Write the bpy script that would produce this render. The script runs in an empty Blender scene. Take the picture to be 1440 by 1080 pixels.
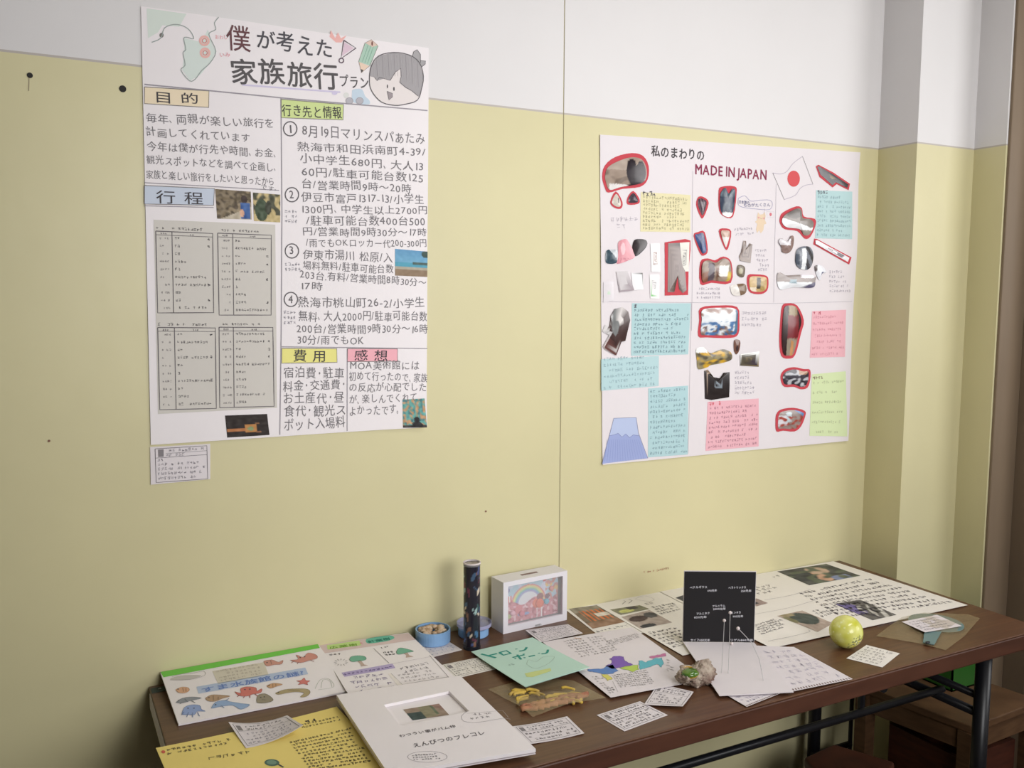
import bpy, bmesh, math, random
from mathutils import Vector, Matrix, geometry, noise

scene = bpy.context.scene
COL = scene.collection
rnd = random.Random(7)

# ------------------------------------------------------------------ camera
CAM = Vector((0.0, 0.0, 1.445))
MR = ((0.88553862, -0.46454085, 0.00481136), (0.04123467, 0.08891163, 0.99518562), (0.46273216, 0.88107691, -0.09788987))
FPX = 1275.44
RT, UP, FW = Vector(MR[0]), Vector(MR[1]), Vector(MR[2])
cd = bpy.data.cameras.new('camera')
cam = bpy.data.objects.new('camera', cd)
COL.objects.link(cam)
cd.sensor_width = 36.0
cd.lens = FPX / 1440.0 * 36.0
cd.clip_start = 0.02
m = Matrix((RT, UP, -FW)).transposed().to_4x4()
m.translation = CAM
cam.matrix_world = m
scene.camera = cam

# ------------------------------------------------------------------ light and exposure
scene.view_settings.view_transform = 'Standard'
scene.view_settings.look = 'None'
scene.view_settings.gamma = 1.0
scene.view_settings.use_curve_mapping = False
scene.view_settings.exposure = 0.0
w = bpy.data.worlds.new('daylight')
scene.world = w
w.use_nodes = True
w.node_tree.nodes['Background'].inputs[0].default_value = (0.82, 0.9, 1.0, 1)
w.node_tree.nodes['Background'].inputs[1].default_value = 1.0

def area(name, loc, target, sx, sy, power, col=(1, 1, 1), spread=180):
    l = bpy.data.lights.new(name, 'AREA')
    l.shape = 'RECTANGLE'; l.size = sx; l.size_y = sy; l.energy = power; l.color = col
    l.spread = math.radians(spread)
    o = bpy.data.objects.new(name, l); COL.objects.link(o)
    o.location = loc
    o.rotation_euler = (Vector(target) - Vector(loc)).to_track_quat('-Z', 'Y').to_euler()
    return o
# daylight through the window opposite the display wall and the one in the far right wall, plus an added overhead fill, without a fixture, to brighten the tabletop
area('window_light', (1.02, -0.98, 1.72), (1.02, 1.8, 1.58), 1.3, 0.85, 14.5, (1.0, 0.99, 0.985), 92)
area('window_light', (3.48, -0.28, 1.85), (1.9, 1.7, 1.85), 1.35, 1.1, 12, (1.0, 0.985, 0.97), 115)
area('overhead_fill', (1.75, 0.35, 2.85), (1.6, 1.3, 0.7), 1.1, 0.25, 5.5, (1.0, 0.985, 0.96), 110)

# ------------------------------------------------------------------ materials
def lin(c):
    r = []
    for x in c[:3]:
        x = x / 255.0
        r.append(x / 12.92 if x <= 0.04045 else ((x + 0.055) / 1.055) ** 2.4)
    return (r[0], r[1], r[2], 1.0)

def mat(name, col, rough=0.6, spec=0.5, metal=0.0, bump=0.0, bscale=40.0, var=0.0, vscale=6.0, col2=None, stretch=(1, 1, 1), trans=0.0, alpha=1.0, ior=1.45, coat=0.0):
    mt = bpy.data.materials.new(name); mt.use_nodes = True
    nt = mt.node_tree; b = nt.nodes['Principled BSDF']
    b.inputs['Roughness'].default_value = rough
    b.inputs['Specular IOR Level'].default_value = spec
    b.inputs['Metallic'].default_value = metal
    b.inputs['Transmission Weight'].default_value = trans
    b.inputs['Alpha'].default_value = alpha
    b.inputs['IOR'].default_value = ior
    b.inputs['Coat Weight'].default_value = coat
    tc = nt.nodes.new('ShaderNodeTexCoord'); mp = nt.nodes.new('ShaderNodeMapping')
    mp.inputs['Scale'].default_value = stretch
    nt.links.new(tc.outputs['Object'], mp.inputs[0])
    if col == 'attr':
        a = nt.nodes.new('ShaderNodeVertexColor'); a.layer_name = 'Col'
        nt.links.new(a.outputs[0], b.inputs['Base Color'])
    else:
        nz = nt.nodes.new('ShaderNodeTexNoise'); nz.inputs['Scale'].default_value = vscale; nz.inputs['Detail'].default_value = 5
        nt.links.new(mp.outputs[0], nz.inputs['Vector'])
        mx = nt.nodes.new('ShaderNodeMix'); mx.data_type = 'RGBA'
        c1 = lin(col); c2 = lin(col2) if col2 else tuple(x * (1 - var) for x in c1[:3]) + (1,)
        mx.inputs[6].default_value = c1; mx.inputs[7].default_value = c2
        rp = nt.nodes.new('ShaderNodeMapRange'); rp.inputs[1].default_value = 0.35; rp.inputs[2].default_value = 0.65
        nt.links.new(nz.outputs['Fac'], rp.inputs[0]); nt.links.new(rp.outputs[0], mx.inputs[0])
        nt.links.new(mx.outputs[2], b.inputs['Base Color'])
    if bump:
        n2 = nt.nodes.new('ShaderNodeTexNoise'); n2.inputs['Scale'].default_value = bscale; n2.inputs['Detail'].default_value = 3
        nt.links.new(mp.outputs[0], n2.inputs['Vector'])
        bp = nt.nodes.new('ShaderNodeBump'); bp.inputs['Strength'].default_value = bump; bp.inputs['Distance'].default_value = 0.01
        nt.links.new(n2.outputs['Fac'], bp.inputs['Height']); nt.links.new(bp.outputs[0], b.inputs['Normal'])
    return mt

M = {
 'yellow': mat('yellow_wall_paint', (213, 205, 163), 0.40, 0.45, bump=0.15, bscale=9, var=0.05, vscale=3.0),
 'white': mat('white_wall_paint', (222, 219, 219), 0.5, 0.4, bump=0.1, bscale=9, var=0.03, vscale=3.0),
 'lilac': mat('painted_ledge_shadow', (186, 178, 172), 0.6),  # shadow line at the ledge between the paints, painted as a stripe
 'gap': mat('dark_joint', (176, 168, 138), 0.9),
 'paper': mat('white_paper', (226, 219, 222), 0.75, 0.3, bump=0.12, bscale=14, var=0.02, vscale=8),
 'brightpaper': mat('bright_white_paper', (240, 234, 236), 0.75, 0.3, bump=0.12, bscale=14, var=0.02, vscale=8),
 'cream': mat('cream_paper', (236, 231, 224), 0.75, 0.3, bump=0.1, bscale=14, var=0.02, vscale=8),
 'greypaper': mat('grey_print_paper', (212, 207, 200), 0.75, 0.3, var=0.02),
 'yellowpaper': mat('yellow_construction_paper', (242, 220, 132), 0.8, 0.3, bump=0.1, bscale=12, var=0.04),
 'mint': mat('mint_paper', (192, 224, 211), 0.7, 0.3, var=0.03),
 'black': mat('black_card', (24, 21, 24), 0.6, 0.4, var=0.1),
 'ink': mat('printed_ink', 'attr', 0.75, 0.3),
 'gloss': mat('glossy_photo_print', 'attr', 0.20, 0.45, coat=0.12),
 'table': mat('brown_wood_grain_laminate', (102, 70, 48), 0.36, 0.5, col2=(86, 57, 41), vscale=5, stretch=(1.2, 22, 8), bump=0.04, bscale=60),
 'edge': mat('brown_edge_band', (86, 53, 39), 0.42, 0.5, col2=(74, 45, 33), vscale=8, stretch=(1, 6, 6)),
 'metal': mat('black_painted_steel', (26, 26, 30), 0.35, 0.5, var=0.2),
 'wood': mat('school_wood', (104, 76, 52), 0.5, 0.4, col2=(86, 61, 41), vscale=6, stretch=(3, 3, 16)),
 'darkwood': mat('dark_brown_wood', (82, 42, 28), 0.55, 0.4, col2=(66, 33, 22), vscale=6, stretch=(3, 3, 14)),
 'jamb': mat('taupe_painted_wood', (128, 110, 90), 0.5, 0.4, var=0.08, vscale=5, stretch=(4, 4, 1)),
 'green': mat('green_plastic', (42, 96, 32), 0.45, 0.5, var=0.05),
 'blue': mat('blue_plastic', (138, 178, 222), 0.35, 0.5, var=0.03),
 'boxwhite': mat('white_painted_frame', (226, 222, 228), 0.4, 0.5, var=0.02),
 'floor': mat('floor_boards', (62, 46, 34), 0.5, 0.5, col2=(50, 37, 28), vscale=4, stretch=(1, 14, 1)),
 'ceil': mat('ceiling_board', (222, 218, 210), 0.8),
 'clear': mat('clear_plastic', (225, 225, 225), 0.12, 0.6, alpha=0.17),
 'lilacclear': mat('lilac_clear_plastic', (190, 190, 226), 0.15, 0.6, alpha=0.45),
 'bag': mat('clear_bag_film', (206, 188, 146), 0.14, 0.7, alpha=0.26, bump=0.5, bscale=45),
 'glass': mat('window_glass', (230, 240, 240), 0.02, 0.5, alpha=0.08),
 'fan': mat('blue_grey_fan_paper', (112, 138, 138), 0.5, 0.4, var=0.08),
 'darkplastic': mat('dark_plastic', (30, 34, 42), 0.3, 0.6),
 'shell': mat('shell_rock', (188, 174, 158), 0.8, 0.3, col2=(112, 88, 78), vscale=45, bump=0.8, bscale=90),
 'greenglass': mat('green_glass_glaze', (44, 96, 34), 0.06, 0.8, col2=(96, 124, 40), vscale=70),
 'orange': mat('orange_glaze', (206, 160, 52), 0.15, 0.7, var=0.2),
 'wire': mat('thin_grey_wire', (190, 188, 188), 0.4, 0.6),
 'bead': mat('white_bead', (226, 214, 214), 0.4, 0.5),
 'tan': mat('tan_wood_pieces', (190, 138, 100), 0.6, 0.4, col2=(160, 106, 84), vscale=40),
 'bagyellow': mat('yellow_cord', (222, 188, 76), 0.6, 0.4, col2=(190, 160, 84), vscale=40),
 'pasta': mat('beige_shells', (222, 202, 176), 0.6, 0.4, col2=(190, 154, 122), vscale=60),
}

# ------------------------------------------------------------------ object helpers
def tag(o, label=None, cat=None, group=None, kind=None):
    if label: o['label'] = label
    if cat: o['category'] = cat
    if group: o['group'] = group
    if kind: o['kind'] = kind
    return o
def empty(name, loc, label=None, cat=None, group=None):
    o = bpy.data.objects.new(name, None); COL.objects.link(o)
    o.location = loc; o.empty_display_size = 0.05
    o['_w'] = tuple(loc)
    return tag(o, label, cat, group)
def worldloc(o):
    p = Vector((0, 0, 0))
    while o is not None:
        p += o.location; o = o.parent
    return p
class Acc:
    """vertices, faces and one colour per vertex, all in world space"""
    def __init__(s): s.v = []; s.f = []; s.c = []; s.smooth = False
    def add(s, vs, fs, col=(200, 200, 200)):
        b = len(s.v); s.v += [tuple(v) for v in vs]
        s.f += [tuple(i + b for i in f) for f in fs]
        if isinstance(col, list): s.c += col
        else: s.c += [col] * len(vs)
    def build(s, name, material, parent=None, smooth=None, loc=None, mats=None, fm=None):
        if not s.v: return None
        me = bpy.data.meshes.new(name)
        off = worldloc(parent) if parent else Vector(loc or (0, 0, 0))
        me.from_pydata([(v[0] - off.x, v[1] - off.y, v[2] - off.z) for v in s.v], [], s.f)
        me.materials.append(M[material])
        for x in (mats or []): me.materials.append(M[x])
        if fm: me.polygons.foreach_set('material_index', fm)
        if material in ('ink', 'gloss'):
            a = me.color_attributes.new('Col', 'FLOAT_COLOR', 'POINT')
            flat = []
            bl = 0.15 if material == 'ink' else 0.04      # pale, slightly bleached inks
            for c in s.c: flat += list(lin([x + (226 - x) * bl for x in c[:3]]))
            a.data.foreach_set('color', flat)
        if smooth if smooth is not None else s.smooth:
            me.polygons.foreach_set('use_smooth', [True] * len(me.polygons))
        me.update()
        o = bpy.data.objects.new(name, me); COL.objects.link(o)
        if parent: o.parent = parent
        else: o.location = off
        return o
    # solids
    def box(s, x0, x1, y0, y1, z0, z1, col=(200, 200, 200)):
        s.prism([(x0, y0), (x1, y0), (x1, y1), (x0, y1)], z0, z1, col)
    def prism(s, pts, z0, z1, col=(200, 200, 200)):
        n = len(pts)
        ar = sum(pts[i][0] * pts[(i + 1) % n][1] - pts[(i + 1) % n][0] * pts[i][1] for i in range(n))
        if ar < 0: pts = pts[::-1]
        vs = [(p[0], p[1], z0) for p in pts] + [(p[0], p[1], z1) for p in pts]
        fs = [tuple(range(n - 1, -1, -1)), tuple(range(n, 2 * n))] + [(i, (i + 1) % n, (i + 1) % n + n, i + n) for i in range(n)]
        s.add(vs, fs, col)
    def tube(s, pts, r, k=8, col=(200, 200, 200), caps=True, r2=None):
        pts = [Vector(p) for p in pts]; n = len(pts); vs = []; fs = []
        a = Vector((0.13, 0.31, 0.94))
        for i, p in enumerate(pts):
            d = (pts[min(i + 1, n - 1)] - pts[max(i - 1, 0)]).normalized()
            u = d.cross(a).normalized(); v = d.cross(u)
            rr = r if r2 is None else r + (r2 - r) * i / (n - 1)
            vs += [p + (u * math.cos(t) + v * math.sin(t)) * rr for t in [2 * math.pi * j / k for j in range(k)]]
        for i in range(n - 1):
            for j in range(k):
                fs.append((i * k + j, i * k + (j + 1) % k, (i + 1) * k + (j + 1) % k, (i + 1) * k + j))
        if caps: fs += [tuple(range(k - 1, -1, -1)), tuple(range((n - 1) * k, n * k))]
        s.add(vs, fs, col)
    def lathe(s, c, prof, k=32, col=(200, 200, 200), axis=None, cols=None):
        c = Vector(c); vs = []; fs = []; q = Vector((0, 0, 1)).rotation_difference(Vector(axis)) if axis else None
        for (r, z) in prof:
            for j in range(k):
                t = 2 * math.pi * j / k; p = Vector((r * math.cos(t), r * math.sin(t), z))
                if q: p = q @ p
                vs.append(c + p)
        n = len(prof)
        for i in range(n - 1):
            for j in range(k):
                fs.append((i * k + j, i * k + (j + 1) % k, (i + 1) * k + (j + 1) % k, (i + 1) * k + j))
        if prof[0][0] > 0: fs.append(tuple(range(k - 1, -1, -1)))
        if prof[-1][0] > 0: fs.append(tuple(range((n - 1) * k, n * k)))
        cc = [x for x in cols for j in range(k)] if cols else col
        s.add(vs, fs, cc)
    def blob(s, c, r, sub=2, amp=0.0, fr=1.0, seed=0.0, sq=(1, 1, 1), col=(200, 200, 200), fn=None):
        bm = bmesh.new(); bmesh.ops.create_icosphere(bm, subdivisions=sub, radius=1)
        vs = []
        for v in bm.verts:
            p = v.co.copy(); d = 1 + amp * noise.noise(p * fr + Vector((seed, seed * 1.7, 0)))
            p = Vector((p.x * sq[0], p.y * sq[1], p.z * sq[2])) * d * r
            if fn: p = fn(p)
            vs.append(p + Vector(c))
        fs = [tuple(x.index for x in f.verts) for f in bm.faces]
        bm.free(); s.add(vs, fs, col)

def bevel(o, width=0.002, seg=2):
    b = o.modifiers.new('bevel', 'BEVEL'); b.width = width; b.segments = seg; b.limit_method = 'ANGLE'
    return o

# ------------------------------------------------------------------ points measured in the photograph, put back on their real planes
WALL = 1.793
TOP = 0.70
def ray(px, py): return RT * ((px - 720) / FPX) + UP * (-(py - 540) / FPX) + FW
def onplane(px, py, ax, val):
    d = ray(px, py); return CAM + d * ((val - CAM[ax]) / d[ax])
def tp(px, py, z=TOP): return onplane(px, py, 2, z)
def wp(px, py, y=WALL): return onplane(px, py, 1, y)

# ------------------------------------------------------------------ glyphs
GL = {}
def glyph_load(chars, bold=0.0):
    obs = []
    for ch in sorted(set(chars)):
        if ch == ' ' or (ch, bold) in GL: continue
        c = bpy.data.curves.new('g', 'FONT'); c.body = ch; c.resolution_u = 2; c.offset = bold
        o = bpy.data.objects.new('g', c); COL.objects.link(o); obs.append((ch, o))
    dg = bpy.context.evaluated_depsgraph_get()
    for ch, o in obs:
        me = o.evaluated_get(dg).to_mesh()
        GL[(ch, bold)] = ([(v.co.x, v.co.y) for v in me.vertices], [tuple(p.vertices) for p in me.polygons])
        o.evaluated_get(dg).to_mesh_clear()
    for ch, o in obs:
        c = o.data; bpy.data.objects.remove(o); bpy.data.curves.remove(c)

class Sheet:
    """a flat or gently waved sheet; (u, v) are metres in its plane, n is the height above it"""
    def __init__(s, kind, base=0.0, warp=None, frame=None):
        s.kind = kind; s.base = base; s.warp = warp or (lambda u, v: 0.0); s.cr = (0, 0, 1.0, 1.0); s.frame = frame
    def crop(s, x0, y0, k, k2=None): s.cr = (x0, y0, k, k2 or k); return s
    def px(s, x, y): return (s.cr[0] + x / s.cr[2], s.cr[1] + y / s.cr[3])
    def uv(s, x, y):
        X, Y = s.px(x, y)
        if s.kind == 'wall': p = wp(X, Y, WALL - s.base); return (p.x, p.z)
        if s.kind == 'table': p = tp(X, Y, TOP + s.base); return (p.x, p.y)
        o, U, V, N = s.frame
        d = ray(X, Y); t = (o - CAM).dot(N) / d.dot(N); p = CAM + d * t - o
        return (p.dot(U), p.dot(V))
    def P(s, u, v, n=0.0):
        h = s.base + s.warp(u, v) + n
        if s.kind == 'wall': return (u, WALL - h, v)
        if s.kind == 'table': return (u, v, TOP + h)
        o, U, V, N = s.frame
        return tuple(o + U * u + V * v + N * h)
    def slab(s, acc, quad, th, nx=8, ny=8, n=0.0, raw=False, col=(220, 220, 220)):
        q = quad if raw else [s.uv(*p) for p in quad]      # TL TR BR BL
        vs = []; fs = []
        def bl(i, j):
            a = i / nx; b = j / ny
            x = (1 - b) * ((1 - a) * q[0][0] + a * q[1][0]) + b * ((1 - a) * q[3][0] + a * q[2][0])
            y = (1 - b) * ((1 - a) * q[0][1] + a * q[1][1]) + b * ((1 - a) * q[3][1] + a * q[2][1])
            return x, y
        W = nx + 1
        for lay in (th, 0.0):
            for j in range(ny + 1):
                for i in range(nx + 1):
                    u, v = bl(i, j); vs.append(s.P(u, v, n + lay))
        K = W * (ny + 1)
        for j in range(ny):
            for i in range(nx):
                a = j * W + i
                fs.append((a, a + W, a + W + 1, a + 1)); fs.append((a + K, a + K + 1, a + K + W + 1, a + K + W))
        side = [(i, i + 1, i + 1 + K, i + K) for i in range(nx)] + [(ny * W + i + 1, ny * W + i, ny * W + i + K, ny * W + i + K + 1) for i in range(nx)]
        side += [((j + 1) * W, j * W, j * W + K, (j + 1) * W + K) for j in range(ny)] + [(j * W + nx, (j + 1) * W + nx, (j + 1) * W + nx + K, j * W + nx + K) for j in range(ny)]
        for f in side:
            b0 = len(vs); vs += [vs[k] for k in f]; fs.append((b0, b0 + 1, b0 + 2, b0 + 3))
        acc.add(vs, fs, col)
    def quad(s, acc, quad, col, n=0.0006, nx=6, ny=6):
        q = [s.uv(*p) for p in quad]; vs = []; fs = []
        for j in range(ny + 1):
            for i in range(nx + 1):
                a = i / nx; b = j / ny
                vs.append(s.P((1 - b) * ((1 - a) * q[0][0] + a * q[1][0]) + b * ((1 - a) * q[3][0] + a * q[2][0]),
                              (1 - b) * ((1 - a) * q[0][1] + a * q[1][1]) + b * ((1 - a) * q[3][1] + a * q[2][1]), n))
        for j in range(ny):
            for i in range(nx):
                a = j * (nx + 1) + i; fs.append((a, a + nx + 1, a + nx + 2, a + 1))
        c = [col(i / nx, j / ny) for j in range(ny + 1) for i in range(nx + 1)] if callable(col) else col
        acc.add(vs, fs, c)
    def poly(s, acc, pts, col, n=0.0008, curve=False):
        if curve: pts = smooth_pts(pts, True)
        q = [s.uv(*p) for p in pts]
        tri = geometry.tessellate_polygon([[Vector((a, b, 0)) for a, b in q]])
        vs = [s.P(a, b, n) for a, b in q]; fs = []
        for t in tri:
            a, b, c = (q[i] for i in t)
            if (b[0] - a[0]) * (c[1] - a[1]) - (b[1] - a[1]) * (c[0] - a[0]) < 0: t = (t[0], t[2], t[1])
            fs.append(tuple(t))
        if s.kind != 'free':                      # follow the wave of the sheet
            out = []
            while fs:
                t = fs.pop(); e = [(Vector(q[t[i]]) - Vector(q[t[(i + 1) % 3]])).length for i in range(3)]; k = e.index(max(e))
                if e[k] < 0.022: out.append(t); continue
                a, b, c = t[k], t[(k + 1) % 3], t[(k + 2) % 3]; m_ = ((q[a][0] + q[b][0]) / 2, (q[a][1] + q[b][1]) / 2)
                q.append(m_); vs.append(s.P(m_[0], m_[1], n)); i = len(q) - 1; fs += [(a, i, c), (i, b, c)]
            fs = out
        acc.add(vs, fs, col)
    def ell(s, acc, cx, cy, rx, ry, col, n=0.0008, k=16):
        s.poly(acc, [(cx + rx * math.cos(2 * math.pi * i / k), cy + ry * math.sin(2 * math.pi * i / k)) for i in range(k)], col, n)
    def ring(s, acc, cx, cy, rx, ry, w, col, n=0.0009, k=20):
        s.line(acc, [(cx + rx * math.cos(2 * math.pi * i / k), cy + ry * math.sin(2 * math.pi * i / k)) for i in range(k + 1)], w, col, n)
    def line(s, acc, pts, w, col, n=0.0009, curve=False, jit=0.0):
        if curve: pts = smooth_pts(pts, False)
        q = [Vector(s.uv(*p)) for p in pts]; r = [q[0]]
        for a, b in zip(q, q[1:]):
            k = max(1, int((b - a).length / 0.03))
            r += [a + (b - a) * (i / k) for i in range(1, k + 1)]
        vs = []; fs = []
        for i, p in enumerate(r):
            d = (r[min(i + 1, len(r) - 1)] - r[max(i - 1, 0)])
            d = d.normalized() if d.length > 0 else Vector((1, 0)); nn = Vector((-d.y, d.x)) * w / 2
            if jit: p = p + Vector((rnd.uniform(-jit, jit), rnd.uniform(-jit, jit)))
            vs += [s.P(p.x + nn.x, p.y + nn.y, n), s.P(p.x - nn.x, p.y - nn.y, n)]
        for i in range(len(r) - 1): fs.append((2 * i, 2 * i + 1, 2 * i + 3, 2 * i + 2))
        acc.add(vs, fs, col)
    def text(s, acc, st, a, b, h, col, bold=0.0, n=0.0009, jit=0.05, wf=1.0, slant=0.0, up=None):
        """glyphs along the baseline a-b; h = em height in pixels (wall) or metres (elsewhere)"""
        glyph_load(st, 0.0)
        A = Vector(s.uv(*a)); B = Vector(s.uv(*b)); d = B - A; L = d.length
        bold_ = max(0.0, bold - 0.002); wts = []
        for c in st:
            if c == ' ': wts.append(0.34 if any(ord(x) > 255 for x in st) else 0.22)
            elif ord(c) < 256: wts.append(max(x for x, y in GL[(c, 0.0)][0]) + 0.07)
            else: wts.append(0.6 if c in '、。・' else 1.0)
        tot = sum(wts)
        if s.kind == 'wall' and h > 0.2: h = (Vector(s.uv(a[0], a[1])) - Vector(s.uv(a[0], a[1] - h * s.cr[3]))).length
        d.normalize(); e = Vector((-d.y, d.x)); cur = 0.0
        for c, wt in zip(st, wts):
            adv = L * wt / tot
            if c != ' ':
                gv, gf = GL[(c, 0.0)]
                gw = wt if ord(c) < 256 else 1.0
                sx = adv / gw * 0.97 * wf; sy = h * (1 + rnd.uniform(-jit, jit))
                ro = rnd.uniform(-jit, jit); oy = rnd.uniform(-jit, jit) * h
                cs, sn = math.cos(ro), math.sin(ro)
                for k, (bx, by) in enumerate(((0, 0), (1, .3), (-1, -.3), (.3, -1), (-.3, 1)) if bold_ > 0 else ((0, 0),)):
                    vs = []
                    for (x, y) in gv:
                        x1 = x * sx + slant * y * sy + bx * bold_ * h; y1 = y * sy + oy + by * bold_ * h
                        x2 = x1 * cs - y1 * sn + cur; y2 = x1 * sn + y1 * cs
                        p = A + d * x2 + e * y2
                        vs.append(s.P(p.x, p.y, n + k * 0.00002))
                    acc.add(vs, gf, col)
            cur += adv
    def scrib(s, acc, a, b, h, col, w=0.0007, n=0.0009, cell=None, fill=0.94, dens=4):
        """writing too small to read: short strokes in cells along the line a-b, h in metres"""
        A = Vector(s.uv(*a)); B = Vector(s.uv(*b)); d = B - A; L = d.length
        if L < 1e-5: return
        d.normalize(); e = Vector((-d.y, d.x)); cell = cell or h * 0.92; x = 0.0; vs = []; fs = []
        while x + cell * 0.6 < L:
            if rnd.random() < fill:
                for k in range(rnd.choice((dens - 1, dens, dens + 1))):
                    t = rnd.random()
                    if t < 0.4: p0 = (rnd.uniform(0, .2), rnd.uniform(.1, .95)); p1 = (rnd.uniform(.6, .9), p0[1] + rnd.uniform(-.1, .15))
                    elif t < 0.75: p0 = (rnd.uniform(.1, .8), rnd.uniform(.6, 1)); p1 = (p0[0] + rnd.uniform(-.12, .12), rnd.uniform(0, .35))
                    else: p0 = (rnd.uniform(.1, .8), rnd.uniform(.5, .9)); p1 = (rnd.uniform(.1, .8), rnd.uniform(0, .5))
                    P0 = A + d * (x + p0[0] * cell) + e * (p0[1] * h); P1 = A + d * (x + p1[0] * cell) + e * (p1[1] * h)
                    D = P1 - P0
                    if D.length < 1e-6: continue
                    nn = Vector((-D.y, D.x)).normalized() * w / 2; k0 = len(vs)
                    vs += [s.P(*(P0 - nn), n), s.P(*(P1 - nn), n), s.P(*(P1 + nn), n), s.P(*(P0 + nn), n)]
                    fs.append((k0, k0 + 1, k0 + 2, k0 + 3))
            x += cell
        if vs: acc.add(vs, fs, col)
    def block(s, acc, quad, rows, col, w=0.0008, n=0.0009, fill=0.93, hf=0.7, ragged=0.12, dens=4, cell=None):
        q = [Vector(p) for p in quad]
        for r in range(rows):
            t = (r + 0.85) / rows
            a = q[0].lerp(q[3], t); b = q[1].lerp(q[2], t); b = a.lerp(b, 1 - rnd.random() * ragged)
            ha = (Vector(s.uv(*q[0])) - Vector(s.uv(*q[3]))).length / rows * hf
            s.scrib(acc, tuple(a), tuple(b), ha, col, w, n, fill=fill, dens=dens, cell=cell)
    def cut(s, pts, painter, n=0.001, dome=0.004, th=0.0005, curve=True, tilt=(0, 0), rings=14):
        """a cut-out picture with a curled surface; pts star-shaped round its centre"""
        if curve: pts = smooth_pts(pts, True, 7)
        q = [Vector(s.uv(*p)) for p in pts]; k = len(q)
        c = sum(q, Vector((0, 0))) / k
        xs = [p.x for p in q]; ys = [p.y for p in q]; W = max(xs) - min(xs); H = max(ys) - min(ys)
        acc = Acc(); vs = []; cs = []; fs = []
        def hh(p, r):
            return n + dome * (1 - r * r) + tilt[0] * (p.x - c.x) + tilt[1] * (p.y - c.y) + abs(tilt[0]) * W / 2 + abs(tilt[1]) * H / 2
        def cc(p): return painter((p.x - min(xs)) / W, (max(ys) - p.y) / H)
        vs.append(s.P(c.x, c.y, hh(c, 0))); cs.append(cc(c))
        for r in range(1, rings + 1):
            for p in q:
                z = c + (p - c) * (r / rings); vs.append(s.P(z.x, z.y, hh(z, r / rings))); cs.append(cc(z))
        ar = sum(q[i].x * q[(i + 1) % k].y - q[(i + 1) % k].x * q[i].y for i in range(k))
        for j in range(k):
            j2 = (j + 1) % k; fs.append((0, 1 + j, 1 + j2))
            for r in range(rings - 1):
                fs.append((1 + r * k + j, 1 + (r + 1) * k + j, 1 + (r + 1) * k + j2, 1 + r * k + j2))
        if ar < 0: fs = [f[::-1] for f in fs]
        acc.add(vs, fs, cs); acc.smooth = True
        return acc

def smooth_pts(pts, closed, sub=3):
    n = len(pts); out = []
    for i in range(n if closed else n - 1):
        if closed: p = [pts[(i + k - 1) % n] for k in range(4)]
        else: p = [pts[max(0, min(n - 1, i + k - 1))] for k in range(4)]
        for j in range(sub):
            t = j / sub
            out.append(tuple(0.5 * (2 * p[1][a] + (p[2][a] - p[0][a]) * t + (2 * p[0][a] - 5 * p[1][a] + 4 * p[2][a] - p[3][a]) * t * t + (3 * p[1][a] - p[0][a] - 3 * p[2][a] + p[3][a]) * t ** 3) for a in (0, 1)))
    if not closed: out.append(pts[-1])
    return out

def painter(base, shapes=(), amp=10, fr=6.0, seed=0.0, base2=None):
    """colour of a picture at (s, t): vertical blend, patches, mottling of the print"""
    def f(a, b):
        c = list(base) if base2 is None else [base[i] * (1 - b) + base2[i] * b for i in range(3)]
        for sh in shapes:
            if sh[0] == 'e':
                if ((a - sh[1]) / sh[3]) ** 2 + ((b - sh[2]) / sh[4]) ** 2 < 1: c = list(sh[5])
            elif sh[0] == 'r':
                if sh[1] <= a <= sh[3] and sh[2] <= b <= sh[4]: c = list(sh[5])
            elif sh[0] == 'l':      # half plane  a*x + b*y > c
                if sh[1] * a + sh[2] * b > sh[3]: c = list(sh[4])
            elif sh[0] == 's':      # stripes of period p across direction d
                if sh[1] <= a <= sh[3] and sh[2] <= b <= sh[4] and ((a * sh[6] + b * sh[7]) * sh[8]) % 1 < 0.5: c = list(sh[5])
            elif sh[0] == 'm':      # mottled patches
                if sh[5] <= b <= sh[6]:
                    q = max(0.0, min(1.0, (noise.noise(Vector((a * sh[1] + seed, b * sh[1] - seed, sh[2]))) - sh[3] + .14) / .28)); c = [c[k] * (1 - q) + sh[4][k] * q for k in range(3)]
        k = noise.noise(Vector((a * fr, b * fr, seed))) * amp * 2
        return tuple(max(0, min(255, x + k)) for x in c)
    return f

def part(acc, name, material, parent, label=None, kind=None, smooth=None):
    if name in ('writing', 'handwriting', 'printed_lines', 'printed_tables', 'pencil_sketches', 'punched_holes', 'sticker_marks', 'ruled_lines', 'star_names', 'lettering', 'title_lettering'): kind = 'stuff'
    o = acc.build(name, material, parent, smooth)
    if o: tag(o, label, None, None, kind)
    return o

# =================================================================== THE SETTING
def struct(acc, name, material, mats=None, fm=None):
    o = acc.build(name, material, None, mats=mats, fm=fm); o['kind'] = 'structure'; return o
ZB = 1.848
def twotone(name, boxes, zt=3.0, zb=0.0):
    """wall pieces painted yellow up to a painted shadow stripe and white above it"""
    a = Acc(); fm = []
    for (x0, x1, y0, y1) in boxes:
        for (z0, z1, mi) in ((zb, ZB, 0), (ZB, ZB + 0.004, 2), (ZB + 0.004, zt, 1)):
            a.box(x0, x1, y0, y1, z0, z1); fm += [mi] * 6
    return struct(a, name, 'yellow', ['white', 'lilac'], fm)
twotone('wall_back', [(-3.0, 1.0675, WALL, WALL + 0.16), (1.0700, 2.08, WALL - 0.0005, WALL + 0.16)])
a = Acc(); a.box(1.0675, 1.0700, WALL + 0.0010, WALL + 0.16, 0, 3.0); struct(a, 'trim_1', 'gap')
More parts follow.
